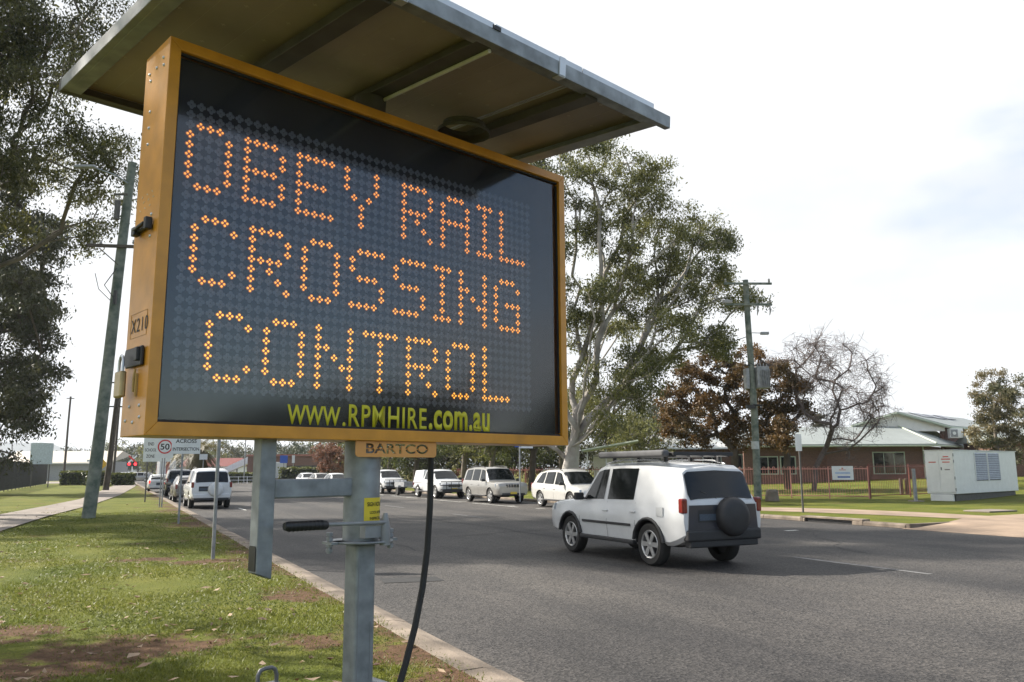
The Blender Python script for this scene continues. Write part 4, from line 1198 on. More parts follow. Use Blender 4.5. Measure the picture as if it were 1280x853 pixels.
grow('gum_tree', 'dense dark gum tree standing behind the black metal fence', 'tree', db, [db, db + Vector((0, 0, 3)), db + Vector((.3, 0, 7)), db + Vector((.5, 0, 12))], px_clumps(DKP, 60, 2.2, r2), 1.35, .5, GUMD, BARKD, 62000, .30, seed=2, rtip=.03, subs=6, droop=.8)
# gums beside the footpath whose shade falls on the near verge
rb = np.random.default_rng(30)
grow('gum_tree', 'broad gum tree outside the left edge shading the near verge', 'tree', (-13, 8.8, .12), [(-13, 8.8, .12), (-12.9, 8.8, 2.2), (-12.8, 8.8, 5.0)], ball_clumps((-13, 8.8, 9.9), (3.5, 3.5, 4.7), 66, rb, .2), .85, .3, GUM, BARK, 24000, .20, seed=40, rtip=.015)

rb = np.random.default_rng(31)
grow('gum_tree', 'tall gum tree outside the left edge whose shade crosses the road', 'tree', (-26.5, 31.5, .12), [(-26.5, 31.5, .12), (-26.4, 31.5, 3), (-26.3, 31.4, 7), (-26.2, 31.4, 10)], ball_clumps((-26.5, 31.5, 18.5), (6.0, 6.6, 9.5), 120, rb, .1), 1.3, .36, GUML, BARKM, 90000, .24, seed=41, rtip=.016)

# autumn trees, bare jacaranda, young gum on the school side
AP = [(850,470),(870,462),(895,458),(915,455),(845,490),(865,485),(888,480),(910,478),(930,470),(840,510),(862,508),(885,505),(908,502),(932,498),(848,530),(870,528),(895,528),(920,525),(855,545),(880,548),(905,548),(930,545),(838,525)]
ab = Vector((15.6, 57, .3))
grow('autumn_tree', 'rusty brown autumn tree left of the transformer pole', 'tree', ab, [ab, ab + Vector((0, 0, 1.4)), ab + Vector((.1, 0, 2.6))], px_clumps(AP, 57, 1.3, rg), .85, .26, AUT, BARKD, 24000, .20, seed=6, rtip=.018, subs=6, droop=.2, lratio=.55)
AP2 = [(950,450),(965,458),(985,462),(945,478),(965,482),(985,488),(1000,480),(950,505),(970,510),(990,512),(945,530),(965,535),(985,535),(1003,515),(955,552),(980,552)]
ab2 = Vector((18.6, 55, .3))
grow('autumn_tree', 'rusty brown autumn tree right of the transformer pole', 'tree', ab2, [ab2, ab2 + Vector((0, 0, 1.3)), ab2 + Vector((.1, 0, 2.4))], px_clumps(AP2, 55, 1.2, rg), .80, .24, AUT, BARKD, 16000, .20, seed=8, rtip=.018, subs=6, droop=.2, lratio=.55)
BP = [(985,450),(1005,440),(1025,436),(1048,442),(1068,452),(1085,470),(1095,488),(1000,470),(1020,460),(1042,462),(1062,475),(1080,492),(1092,505),(1010,490),(1030,485),(1050,492),(1070,508),(1085,520),(1015,515),(1040,515),(1060,528),(1078,540),(1030,540),(1095,520),(990,480),(975,465)]
bb_ = Vector((20.0, 54, .25))
grow('bare_tree', 'leafless spreading tree with fine grey twigs in front of the brick building', 'tree', bb_, [bb_, bb_ + Vector((.1, 0, .8)), bb_ + Vector((.2, 0, 1.5))], px_clumps(BP, 54, 1.5, rg, 2, 9), .75, .17, AUT, TWIG, 3000, .10, seed=12, rtip=.008, subs=20, jit=.16, gain=.47, tw=5, flat=1.0)
YP = [(1238,475),(1234,490),(1246,488),(1262,480),(1268,490),(1230,505),(1245,505),(1262,502),(1275,505),(1226,520),(1240,522),(1256,518),(1272,520),(1224,538),(1238,540),(1254,538),(1270,540),(1228,556),(1245,558),(1262,556),(1276,552),(1226,570),(1250,572),(1272,570),(1292,530),(1300,550)]
yb = D(1250, 600, 58); yb.z = .5
grow('young_gum_tree', 'young gum tree with reddish tips rising behind the white generator box', 'tree', yb, [yb, yb + Vector((0, 0, 1.2)), yb + Vector((0, 0, 2.6)), yb + Vector((0, 0, 4.2))], px_clumps(YP, 58, .9, rg), .72, .13, YOUNG, BARKM, 20000, .17, seed=15, rtip=.014, subs=5, droop=.5, lratio=.5)
# dark conifer behind the bare tree
cb_ = D(1026, 575, 92); cb_.z = .9
rb = np.random.default_rng(77)
pts = []
for _ in range(120):
    h = rb.uniform(0, 1); a = rb.uniform(0, 6.28); w = (1 - h) * 1.1 + .35
    pts.append((cb_.x + w * math.cos(a) * rb.uniform(.3, 1), cb_.y + w * math.sin(a), cb_.z + .8 + h * 6.0))
grow('conifer', 'narrow dark conifer rising behind the bare tree', 'tree', cb_, [cb_, cb_ + Vector((0, 0, 2)), cb_ + Vector((0, 0, 4)), cb_ + Vector((0, 0, 6.4))], pts, .35, .2, GUMD, BARKD, 9000, .2, seed=3, rtip=.02, subs=3)

# street and schoolyard trees behind the parked cars and round the intersection
def round_tree(px, py_base, Y, h, r, leafm, barkm, label, seed, group='trees along the far side of the road', nl=7000, ls=.26, base_z=.12, cut=.35, name='street_tree', cat='tree', rz=None):
    p = D(px, py_base, Y); x, y = p.x, p.y; rb = np.random.default_rng(seed)
    zc = base_z + h * (cut + (1 - cut) / 2); rz = rz or h * (1 - cut) / 2
    c = ball_clumps((x, y, zc), (r, r, rz), 34, rb, .25)
    return grow(name, label, cat, (x, y, base_z), [(x, y, base_z), (x + .1, y, base_z + h * .18), (x + .2, y, base_z + h * cut)], c, r * .30, .05 + h * .022, leafm, barkm, nl, ls, seed=seed, group=group, rtip=.02, subs=5)
round_tree(518, 600, 72, 7.5, 3.4, YG, BARKD, 'leafy green tree above the white ute with a canopy', 51)
round_tree(578, 600, 66, 8.0, 3.2, YG, BARKM, 'green tree with a forked trunk left of the silver four-wheel drive', 52)
round_tree(612, 600, 60, 7.0, 2.6, GUM, BARKM, 'thin tree with a pale fork directly above the silver four-wheel drive roof', 53)
round_tree(664, 600, 62, 8.5, 3.3, GUM, BARKD, 'leaning dark trunked tree beside the blue and white sign', 54)
round_tree(485, 600, 88, 8.5, 4.0, GUM, BARKD, 'bushy tree behind the white ute beside the mast', 55)
round_tree(445, 600, 100, 9.5, 4.4, YG, BARKD, 'bushy tree overhanging the pink flowering tree', 56)
round_tree(760, 600, 78, 11, 4.0, GUMD, BARKD, 'dark tree behind the pale roofed shelter', 57)
round_tree(822, 600, 84, 10, 4.2, GUMD, BARKD, 'dark tree between the big gum and the rusty autumn tree', 58)
round_tree(800, 600, 70, 6.5, 3.0, GUM, BARKD, 'lower scrubby tree beside the pale roofed shelter', 59)
round_tree(700, 600, 80, 9, 4.0, YG, BARKM, 'yellow green tree behind the big gum trunk', 60)
pk = round_tree(412, 600, 92, 5.0, 1.9, PINKL, BARKD, 'pink flowering tree beyond the mast at the far kerb', 61, group=None, nl=5000, name='flowering_tree', cut=.2)
# far belt of trees round the intersection, each its own crown
fb = []
for k, (px, Y, h, r) in enumerate([(92, 270, 9, 6), (120, 290, 10, 7), (142, 255, 11, 6), (150, 230, 9, 5), (172, 250, 10, 6), (190, 215, 9, 5), (212, 235, 9, 6), (230, 260, 11, 7), (262, 240, 10, 6), (280, 275, 12, 8), (298, 250, 9, 6), (318, 280, 11, 7), (340, 255, 10, 6), (362, 225, 11, 6), (385, 245, 10, 6), (375, 185, 8, 5), (425, 205, 11, 6)]):
    kind = k % 3
    fb.append(round_tree(px, 590, Y, h, r, [FAR, GUMD, GUM][kind], BARKD, ['hazy green tree in the far belt beyond the crossing', 'dark tree in the far belt beyond the crossing', 'olive tree in the far belt beyond the crossing'][kind], 100 + k, group=['hazy far trees', 'dark far trees', 'olive far trees'][kind], nl=1800, ls=.75, cut=.12))
sl = ['low green shrub behind the dark red fence above the ute', 'rounded dark shrub behind the dark red fence', 'broad shrub behind the dark red fence left of the silver four-wheel drive', 'yellowish shrub behind the dark red fence beside the blue and white sign', 'dense shrub behind the dark red fence left of the gum trunk', 'dark shrub behind the shelter', 'shrub behind the far fence near the pink tree', 'tall dense shrub behind the dark red fence far up the road']
for k, (px, Y, h, r, m_) in enumerate([(525, 92, 5.5, 3.6, YG), (560, 86, 5.0, 3.2, GUMD), (600, 84, 6.0, 3.4, GUM), (640, 82, 5.5, 3.2, YG), (690, 84, 6.0, 3.6, GUMD), (775, 92, 6.0, 4.2, GUMD), (455, 112, 6.0, 4.4, GUM), (490, 104, 7.0, 4.0, GUMD)]):
    round_tree(px, 600, Y, h, r, m_, BARKD, sl[k], 200 + k, group='shrubs behind the far fence', nl=5000, ls=.36, base_z=.5, cut=.08, name='shrub', cat='shrub')
# palm with a skirt of dry fronds
pm = D(246, 612, 70); pmz = .12
pr = thing('palm_tree', 'palm tree with hanging yellow brown fronds behind the queue of parked cars', 'tree', (pm.x, pm.y, pmz))
MB().tube([(0, 0, 0), (.05, 0, 1.5), (0, 0, 3.4)], [.36, .30, .34], 12).build('trunk', BARKD, pr, smooth=60)
rb = np.random.default_rng(21); vs = []; fs = []; tn = []
for k in range(64):
    a = rb.uniform(0, 6.28); el = rb.uniform(-.9, 1.1); Lf = rb.uniform(2.4, 3.3); t_ = rb.uniform(.1, .5) + (.4 if el > .1 else 0)
    prev = np.array([0, 0, 3.4]); dirv = np.array([math.cos(a) * math.cos(el), math.sin(a) * math.cos(el), math.sin(el)])
    side = np.array([-math.sin(a), math.cos(a), 0])
    for j in range(9):
        nx = prev + dirv * Lf / 9
        for sgn in (-1, 1):
            lf = side * sgn * .42 * math.sin((j + 1) / 10 * 3.0) + dirv * .22 + np.array([0, 0, -.22])
            i0 = len(vs); vs += [prev, prev + dirv * .06, prev + lf + dirv * .06, prev + lf]; fs.append((i0, i0 + 1, i0 + 2, i0 + 3)); tn.append(t_)
            mid = (prev + nx) / 2
            i0 = len(vs); vs += [mid, mid + dirv * .06, mid + lf + dirv * .06, mid + lf]; fs.append((i0, i0 + 1, i0 + 2, i0 + 3)); tn.append(t_ * .8)
        dirv = dirv + np.array([0, 0, -.17]); dirv /= np.linalg.norm(dirv); prev = nx
np_mesh('crown', vs, fs, [PALMD], pr, tn)

# trees across the road, right of and behind the camera (they darken the foot of the sign's glossy face)
tl_ = ['tree beyond the right edge across the road, first along the kerb', 'second tree beyond the right edge across the road', 'third tree beyond the right edge across the road', 'fourth tree beyond the right edge across the road', 'fifth tree beyond the right edge across the road', 'sixth tree beyond the right edge across the road', 'seventh tree beyond the right edge across the road']
for k in range(7):
    p = ST(6 - 8.5 * k, 33 + (k % 3) * 3.0); rb = np.random.default_rng(300 + k); h = [5.5, 4.8, 6.0, 5.2, 5.8, 4.8, 5.6][k]; r = 4.2
    grow('street_tree', tl_[k], 'tree', (p.x, p.y, .12), [(p.x, p.y, .12), (p.x, p.y, 1.2), (p.x, p.y, 2.2)], ball_clumps((p.x, p.y, .6 + h * .52), (r, r, h * .48), 40, rb, .2), 1.3, .2, GUMD, BARKD, 6000, .42, seed=300 + k, group='trees beyond the right edge', rtip=.02, subs=5)

# clipped hedges
def hedge(label, px0, px1, pyb, Y, h, seed, group='clipped hedges by the crossing', wid=1.6, z0=.12, m=HEDGE):
    a, c = D(px0, pyb, Y), D(px1, pyb, Y); rb = np.random.default_rng(seed)
    mx_, my = (a.x + c.x) / 2, (a.y + c.y) / 2; Lh = (c - a).length
    rt = thing('hedge', label, 'hedge', (mx_, my, z0), 0, group)
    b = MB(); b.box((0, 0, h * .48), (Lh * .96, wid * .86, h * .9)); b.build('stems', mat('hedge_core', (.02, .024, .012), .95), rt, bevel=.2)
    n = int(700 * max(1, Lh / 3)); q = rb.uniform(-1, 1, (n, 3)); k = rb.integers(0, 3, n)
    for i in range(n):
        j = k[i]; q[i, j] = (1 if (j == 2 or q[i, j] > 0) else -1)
    e = 1 + .06 * np.sin(q[:, :1] * 9 + seed) + rb.normal(0, .035, (n, 1))
    pts = q * e * np.array([Lh / 2, wid / 2, h / 2]) + np.array([0, 0, h / 2])
    pts[:, 2] = np.clip(pts[:, 2], .05, None)
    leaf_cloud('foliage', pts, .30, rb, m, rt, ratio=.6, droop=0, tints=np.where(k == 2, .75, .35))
hedge('long clipped hedge left of the leaning pole', 78, 108, 600, 96, 1.6, 1)
hedge('clipped hedge between the leaning pole and the dark pole', 112, 131, 600, 92, 1.55, 2)
hedge('short clipped hedge right of the dark pole beside the crossing', 142, 166, 599, 94, 1.35, 3)
hedge('clipped hedge with yellow tips across the road by the white ramp', 276, 318, 592, 110, 1.3, 4)
hedge('dark clipped hedge across the road seen between the side tube and the mast', 352, 398, 600, 100, 1.9, 5)

# hills on the horizon
def hill(label, prof, Y, m):
    b = MB(); vs = []; n = len(prof)
    for px, py in prof:
        p = D(px, py, Y); vs += [(p.x, Y, -5), (p.x, Y, p.z), (p.x * 1.05, Y * 1.05, -5)]
    fs = []
    for i in range(n - 1): fs += [(3 * i, 3 * i + 3, 3 * i + 4, 3 * i + 1), (3 * i + 1, 3 * i + 4, 3 * i + 5, 3 * i + 2)]
    b.add(vs, fs)
    o = b.build('hills', m, smooth=70); tag(o, kind='structure'); return o
HILL = mat('far_forest_hill', (.055, .075, .06), .95, var=.3, scale=.004)
def ridge(x0, x1, base, amp, seed):
    rb = random.Random(seed); ph = [rb.uniform(0, 6) for _ in range(4)]
    return [(x, base - amp * (.5 + .5 * math.sin(x * .013 + ph[0])) * .6 - amp * .3 * math.sin(x * .037 + ph[1]) - amp * .12 * math.sin(x * .09 + ph[2])) for x in range(x0, x1, 8)]
hill('far', ridge(-500, 760, 566, 16, 4), 3600, HILL)
hill('near', ridge(-500, 330, 577, 8, 9), 1500, HILL)

# ------------------------------------------------------------------ haze over the distance
hz = MB().box((0, 2000, 89), (5200, 4300, 182)).build('haze', [])
hm = bpy.data.materials.new('haze'); hm.use_nodes = True
hm.node_tree.nodes.clear()
ho = hm.node_tree.nodes.new('ShaderNodeOutputMaterial'); hv = hm.node_tree.nodes.new('ShaderNodeVolumePrincipled')
hv.inputs['Color'].default_value = (.86, .92, 1.0, 1); hv.inputs['Density'].default_value = 0.0002; hv.inputs['Anisotropy'].default_value = .2
hm.node_tree.links.new(hv.outputs[0], ho.inputs['Volume'])
hz.data.materials.append(hm); tag(hz, kind='stuff')

# ------------------------------------------------------------------ poles and wires
def pole_mb(h, r0, r1, lean=(0, 0), n=14):
    b = MB(); pts = []; rr = []
    for k in range(9):
        u = k / 8; pts.append((lean[0] * u + .04 * math.sin(u * 5), lean[1] * u + .03 * math.sin(u * 7 + 1), h * u)); rr.append(r0 + (r1 - r0) * u)
    return b.tube(pts, rr, n)
def crossarm(b, z, L, a, off=(0, 0)):
    Mx = Matrix.Translation((off[0], off[1], z)) @ Matrix.Rotation(a, 4, 'Z')
    return b.box((0, -.16, 0), (L, .10, .11), Mx)
INS = mat('insulator', (.30, .29, .28), .3, var=.1)
# leaning pole on the verge
p0 = G(110, 648); lp = thing('utility_pole', 'leaning green stained timber pole on the near verge with a street light arm', 'pole', p0)
ln = (.62, .1)
pole_mb(13.2, .225, .15, ln).build('pole', POLEW, lp, smooth=60)
b = MB(); crossarm(b, 9.85, 2.2, R(8), (.42, 0)); b.tube([(-.3, -.1, 9.8), (.45, -.1, 9.15)], .02, 5); b.build('crossarm', POLED, lp)
b = MB()
for x in (-.55, -.2, 1.0, 1.4): b.lathe([(.03, 0), (.05, .05), (.03, .10), (.04, .14), (.001, .16)], 8, Matrix.Translation((x, -.2, 9.92)))
b.build('insulator', INS, lp)
b = MB(); b.tube([(.58, -.1, 12.3), (.2, -.3, 12.55), (-.45, -.6, 12.72)], .035, 8); arm = b.build('light_arm', GALV, lp, smooth=50)
b = MB(); b.box((-.72, -.72, 12.72), (.75, .22, .12), Matrix.Identity(4)); b.build('lamp_head', GALV2, arm, bevel=.04)
b = MB(); b.box((.35, -.28, 11.2), (.16, .16, .75)); b.box((.46, -.3, 11.8), (.5, .08, .08)); b.build('fuse_box', DARKST, lp, bevel=.02)
b = MB(); b.tube([(.45, -.2, 9.0), (.2, -.5, 8.3), (.42, -.22, 7.9)], .018, 6); b.tube([(.3, -.2, 7.8), (-.1, -.3, 8.2), (-.3, -.25, 8.8)], .014, 6); b.box((.50, -.25, 7.9), (.10, .10, .5)); b.build('service_cable', BLACK, lp)
b = MB(); b.box((-.02, -.235, 2.0), (.10, .012, .07)); b.build('pole_tag', ALU, lp)
# darker pole farther along
p1 = D(132, 611, 70); p1.z = .12
d1 = thing('utility_pole', 'dark brown timber pole beside the hedges with two short crossarms', 'pole', p1)
pole_mb(9.6, .26, .17, (.5, .1)).build('pole', POLED, d1, smooth=60)
b = MB(); crossarm(b, 9.3, 1.6, R(10), (.48, 0)); crossarm(b, 7.2, 2.0, R(10), (.38, 0)); b.build('crossarm', POLED, d1)
p2 = D(140, 606, 105); p2.z = .12
d2 = thing('utility_pole', 'thin dark pole just right of and behind the dark brown pole', 'pole', p2)
pole_mb(13.0, .17, .12, (.3, 0)).build('pole', POLED, d2, smooth=60)
p3 = D(79, 597, 115); p3.z = .12
d3 = thing('utility_pole', 'slim straight pole standing before the cream roofed shed', 'pole', p3)
pole_mb(12.3, .17, .12, (.15, 0)).build('pole', POLED, d3, smooth=60)
b = MB(); crossarm(b, 12.0, 1.0, R(20), (.15, 0)); b.build('crossarm', POLED, d3)
# transformer pole on the school side
p4 = D(948, 630, 42.3); p4.z = .12
tp = thing('utility_pole', 'grey green timber pole carrying a grey transformer on the school side', 'pole', p4)
pole_mb(11.7, .20, .145, (.0, .05)).build('pole', POLEW, tp, smooth=60)
b = MB(); crossarm(b, 11.45, 2.6, R(2)); b.tube([(-.5, -.16, 11.42), (0, -.16, 10.9)], .018, 5); b.tube([(.5, -.16, 11.42), (0, -.16, 10.9)], .018, 5); b.build('crossarm', POLEW, tp)
b = MB(); crossarm(b, 10.3, 2.5, R(2)); b.build('crossarm', POLEW, tp)
for x, z in ((-1.15, 10.4), (.45, 10.35), (1.15, 10.35), (-1.2, 11.5), (1.15, 11.5)):
    b = MB(); b.lathe([(.03, 0), (.07, .06), (.04, .10), (.07, .15), (.02, .22), (.001, .23)], 8, Matrix.Translation((x, -.18, z))); b.build('insulator', INS, tp)
for x in (.45, 1.12):
    b = MB(); b.tube([(x, -.18, 10.25), (x + .02, -.18, 9.95), (x - .03, -.18, 9.7)], [.035, .05, .02], 6); b.build('fuse_cutout', INS, tp)
b = MB(); b.box((-1.15, -.2, 10.45), (.5, .2, .2)); b.build('switch', INS, tp, bevel=.04)
b = MB(); b.tube([(0, -.2, 8.75), (.5, -.4, 8.7)], .025, 6); b.box((.68, -.42, 8.68), (.42, .2, .14)); b.build('lamp_head', GALV2, tp, bevel=.03)
b = MB(); b.box((.52, -.05, 6.35), (.66, .62, 1.15)); tf = b.build('transformer', GALV2, tp, bevel=.04)
b = MB()
for k in range(5): b.box((.60 + .0, -.40, 6.3), (.02, .14, .9), Matrix.Translation((-.22 + .11 * k, 0, 0)))
b.build('cooling_fins', GALV2, tf)
b = MB(); b.box((-.26, .05, 6.3), (.20, .5, 1.1)); b.build('switch_box', GALV2, tp, bevel=.03)
b = MB()
for k in range(4): b.tube([(.3 + .16 * k, -.1, 6.9), (.28 + .17 * k, -.12, 7.12)], [.05, .03], 8)
b.build('bushing', INS, tf)
b = MB(); b.box((.25, -.1, 7.02), (1.3, .06, .06)); b.tube([(-.38, -.12, 7.02), (-.3, -.25, 7.25), (.1, -.25, 7.0), (.6, -.25, 7.2), (1.0, -.2, 6.9), (.95, -.2, 6.4)], .02, 6); b.build('cabling', BLACK, tp)
b = MB(); b.tube([(-.1, -.3, 4.9), (.35, -.35, 4.85), (.3, -.3, 4.6)], .06, 6); b.box((-.2, -.25, 4.8), (.5, .2, .18)); b.build('cable_box', BLACK, tp)
b = MB(); b.lathe([(.192, 2.6), (.196, 2.6), (.196, 3.0), (.192, 3.0)], 20); b.build('reflective_band', mat('grey_band', (.40, .42, .42), .5), tp)
# overhead wires
def wire(label, a, c, sag, r=.016, name='overhead_wire', m=BLACK):
    a, c = Vector(a), Vector(c); b = MB(); pts = []
    for k in range(17):
        u = k / 16; p = a.lerp(c, u); p.z -= sag * 4 * u * (1 - u); pts.append(p - a)
    o = b.tube(pts, r, 5).build(name, m); o.location = a
    return tag(o, label, 'wire', 'overhead wires')
wire('service wire running left from the transformer pole into the big gum', p4 + Vector((-.05, -.1, 8.6)), D(700, 470, 62), .5, .02)
wire('upper wire crossing behind the big gum limbs', p4 + Vector((-1.15, -.1, 10.6)), D(660, 386, 75), .7, .012)
wire('second wire crossing low behind the big gum limbs', p4 + Vector((-1.2, -.1, 11.7)), D(650, 400, 90), 1.0, .012)

# ------------------------------------------------------------------ fences
def rail_fence(label, a, c, h, step, m, mp_=None, post_step=2.6, loop=True, z=.12, group=None, cols=None, r=.0085):
    a, c = Vector(a), Vector(c); a.z = c.z = z; d = c - a; Lf = d.length; ang = math.atan2(d.y, d.x)
    rt = thing('fence', label, 'fence', a, ang, group)
    b = MB(); x = step / 2
    while x < Lf:
        b.tube([(x, 0, .12), (x, 0, h)], r, 5, caps=False); x += step
    if loop:
        x = step / 2
        while x + step < Lf:
            b.tube([(x, 0, h)] + [(x + step / 2 - step / 2 * math.cos(R(t)), 0, h + step * .42 * math.sin(R(t))) for t in (45, 90, 135)] + [(x + step, 0, h)], r, 4, caps=False); x += step * 2
    b.build('pickets', m, rt)
    for zz in (.14, h - .06):
        MB().box((Lf / 2, 0, zz), (Lf, .035, .045)).build('rail', mp_ or m, rt)
    n = max(1, int(round(Lf / post_step)))
    for k in range(n + 1):
        MB().box((Lf * k / n, 0, (h + .06) / 2), (.062, .062, h + .06)).build('post', mp_ or m, rt, bevel=.006)
    return rt
f0, f1 = G(900, 622), G(1087, 624)
rail_fence('pinkish red tubular school fence with the white notice on it', f0, f1, 1.62, .13, REDF, post_step=1.95)
rail_fence('darker red hoop topped fence between the notice and the white generator box', f1 + Vector((.1, .1, 0)), f1 + Vector((6.5, 4.6, 0)), 1.72, .17, REDD, post_step=3.2, z=.14)
fr = ST(116, 34.5); 
rail_fence('long dark red fence running behind the row of parked cars', f0 + Vector((-.1, .1, 0)), ST(112, 31.5), 1.62, .30, REDD, post_step=3.0, r=.02)
# black picket fence on the left
rail_fence('tall black metal fence along the left verge', ST(22, -8.8), ST(118, -7.6), 2.55, .14, BFENCE, post_step=2.6, loop=False, r=.02)

# notice on the school fence
fa = (f1 - f0).normalized(); fang = math.atan2(fa.y, fa.x)
nb = G(1044, 603, .9); nq = f0 + fa * ((f1 - f0).length * (1060 - 900) / (1087 - 900) * .985)
nt_ = thing('notice_board', 'white school notice fixed to the pinkish red fence', 'sign', nq + fa * -.25 + Vector((0, 0, .98)), fang)
b = MB(); b.box((.25, -.05, .36), (1.05, .02, .72)); b.build('board', SIGNW, nt_, bevel=.004)
b = MB(); b.box((.25, -.063, .52), (.34, .004, .035)); b.box((.25, -.063, .60), (.09, .004, .07)); b.build('red_print', mat('faded_red', (.55, .22, .2), .6), nt_)
b = MB(); b.box((.25, -.063, .36), (.74, .004, .09)); b.build('pale_blue_print', mat('pale_blue_print', (.36, .46, .66), .6), nt_)
b = MB(); b.box((.30, -.063, .15), (.62, .004, .08)); b.build('blue_print', mat('blue_print', (.08, .16, .42), .6), nt_)

# ------------------------------------------------------------------ generator box and small posts
ga, gc = G(1162, 626), G(1192, 627)
gl = G(1197, 627); ge = D(1274, 618, gl.y + 5.2)
ux = Vector((ge.x - gl.x, ge.y - gl.y, 0)); ang = math.atan2(ux.y, ux.x)
gx = thing('generator_box', 'white steel generator cabinet with grey louvres on the school verge', 'cabinet', gl, ang)
Lg, Wg, Hg = ux.length, 1.36, 2.42
MB().box((Lg / 2, Wg / 2, .34 + (Hg - .34) / 2), (Lg, Wg, Hg - .34)).build('cabinet', WHITE, gx, bevel=.02)
MB().box((Lg / 2 + .1, Wg / 2 + .05, .17), (Lg - .3, Wg - .2, .34)).build('plinth', DARKST, gx)
MB().box((.02, Wg / 2, .16), (.12, Wg - .3, .32)).build('step_panel', WHITE, gx, bevel=.01)
MB().box((Lg / 2, Wg / 2, Hg + .015), (Lg + .08, Wg + .08, .03)).build('lid', WHITE, gx, bevel=.008)
for k in range(2):
    dr_ = MB().box((-.012, .36 + .66 * k, 1.38), (.02, .63, 1.92)).build('door', WHITE, gx, bevel=.008)
    q = MB()
    if k == 0:
        for zz, wd in ((2.12, .26), (2.0, .42), (1.86, .34)): q.box((-.025, .36, zz), (.004, wd, .05))
        q.build('red_print', mat('red_print', (.55, .10, .07), .6), dr_)
        q = MB(); q.box((-.025, .33, 1.5), (.004, .24, .05)); q.build('dark_print', mat('grey_print', (.25, .22, .22), .6), dr_)
        q = MB(); q.box((-.04, .60, 1.55), (.05, .04, .14)); q.build('handle', GALV2, dr_, bevel=.006)
    else:
        q.box((-.025, 1.0, 1.86), (.004, .34, .05)); q.build('red_print', MATS['red_print'], dr_)
q = MB()
for zz in (.55, 1.1, 1.9, 2.2): q.tube([(-.02, .01, zz - .07), (-.02, .01, zz + .07)], .022, 6); q.tube([(-.02, Wg - .01, zz - .07), (-.02, Wg - .01, zz + .07)], .022, 6)
q.build('hinge', GALV2, gx)
for k in range(2):
    xl = Lg * (.30 + .205 * k); wl = Lg * .19
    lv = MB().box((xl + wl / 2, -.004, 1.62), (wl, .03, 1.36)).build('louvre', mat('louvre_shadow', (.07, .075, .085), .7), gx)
    q = MB()
    for j in range(15):
        zz = .99 + j * .09
        q.prism([(xl + .02, -.018, zz + .07), (xl + .02, -.05, zz), (xl + .02, -.045, zz - .006), (xl + .02, -.018, zz + .06)], (wl - .04, 0, 0))
    q.build('blade', mat('louvre_grey', (.36, .39, .44), .5), lv)
    q = MB()
    for xx in (xl, xl + wl): q.box((xx, -.02, 1.62), (.03, .05, 1.40))
    q.build('louvre_frame', WHITE, lv)
bo = G(1145, 627); bd = thing('bollard', 'short grey post on a concrete pad beside the generator box', 'bollard', bo)
MB().tube([(0, 0, 0), (0, 0, 1.55)], .085, 14).build('post', GALV2, bd, smooth=50, bevel=.01)
MB().box((0, 0, .01), (.55, .5, .05)).build('pad', CONC, bd, bevel=.01)
st_ = D(965, 621, 40); sk = thing('stump', 'small grey stump on the grass at the foot of the transformer pole', 'stump', (st_.x, st_.y, .12))
b = MB(); b.tube([(0, 0, 0), (0, 0, .25), (.02, 0, .5), (.02, 0, .56)], [.36, .33, .30, .2], 10); b.build('stump', BARKM, sk, smooth=40, bevel=.03)
MB().box((.02, 0, .55), (.42, .4, .06)).build('cut_top', CONC, sk, bevel=.02)
y0 = D(1127, 613, 47); yd = thing('garden_post', 'pair of short dark timber posts on the school lawn', 'post', (y0.x, y0.y, .2))
for dx in (0, .32): MB().tube([(dx, 0, 0), (dx, 0, .9)], .11, 8).build('post', POLED, yd)
pc = D(1250, 624, 36); cp_ = thing('pit_cover', 'pale concrete pit lid set in the verge grass by the driveway', 'pit lid', ST(19.2, 29.0, .13), RA)
MB().box((0, 0, .02), (1.6, 1.0, .05)).build('lid', CONC, cp_, bevel=.01)

# ------------------------------------------------------------------ signs on posts
def post_sign(name, label, base, h, r=.03, m=GALV2, group=None, rz=0.0, cat='sign'):
    o = thing(name, label, cat, base, rz, group)
    MB().tube([(0, 0, 0), (0, 0, h)], r, 10).build('post', m, o, smooth=50); return o
def facing(p):
    v = CAMP - Vector(p); return math.atan2(v.y, v.x) + R(90)
pa = G(266, 699); sp_ = post_sign('sign_post', 'bare galvanised post on the near verge with its sign hidden behind the big board', pa, 2.75, .034, GALV2, rz=R(8))
b = MB(); b.box((.15, -.04, 2.62), (.9, .004, .6)); b.build('sign_plate', SIGNW, sp_)
b = MB(); b.box((.15, -.036, 2.62), (.86, .004, .56)); 
pb_ = G(223, 655); s1 = post_sign('queue_sign', 'white sign reading QUEUE ACROSS INTERSECTION on a thin post', pb_, 3.0, .032, rz=R(12))
ppm = pb_.y / 1000.0
q = MB(); q.box((.10, -.045, 2.66), (.86, .004, 1.0)); pl1 = q.build('sign_plate', SIGNW, s1, bevel=.002)
for body, zz, wd, hh_ in (('DO NOT', 2.97, .56, .13), ('QUEUE', 2.76, .50, .13), ('ACROSS', 2.50, .62, .125), ('INTERSECTION', 2.26, .78, .105)):
    text('sign_text', body, INK, pl1, (.10, -.0480, zz), (R(90), 0, 0), hh_, wd, bold=.015, align='C', depth=.001)
pcx = G(181, 628); s2 = post_sign('school_zone_sign', 'white sign reading END SCHOOL ZONE on a dark thin post', pcx, 4.0, .035, DARKST, rz=R(10))
kx = pcx.y / 1000
q = MB(); q.box((.46, -.045, 3.0), (1.38, .004, 1.75)); pl2 = q.build('sign_plate', SIGNW, s2)
for body, zz in (('END', 2.98), ('SCHOOL', 2.66), ('ZONE', 2.33)):
    text('sign_text', body, INK, pl2, (.14, -.048, zz), (R(90), 0, 0), .17, .30 if body == 'END' else .58 if body == 'SCHOOL' else .42, bold=.015, align='C', depth=.001)
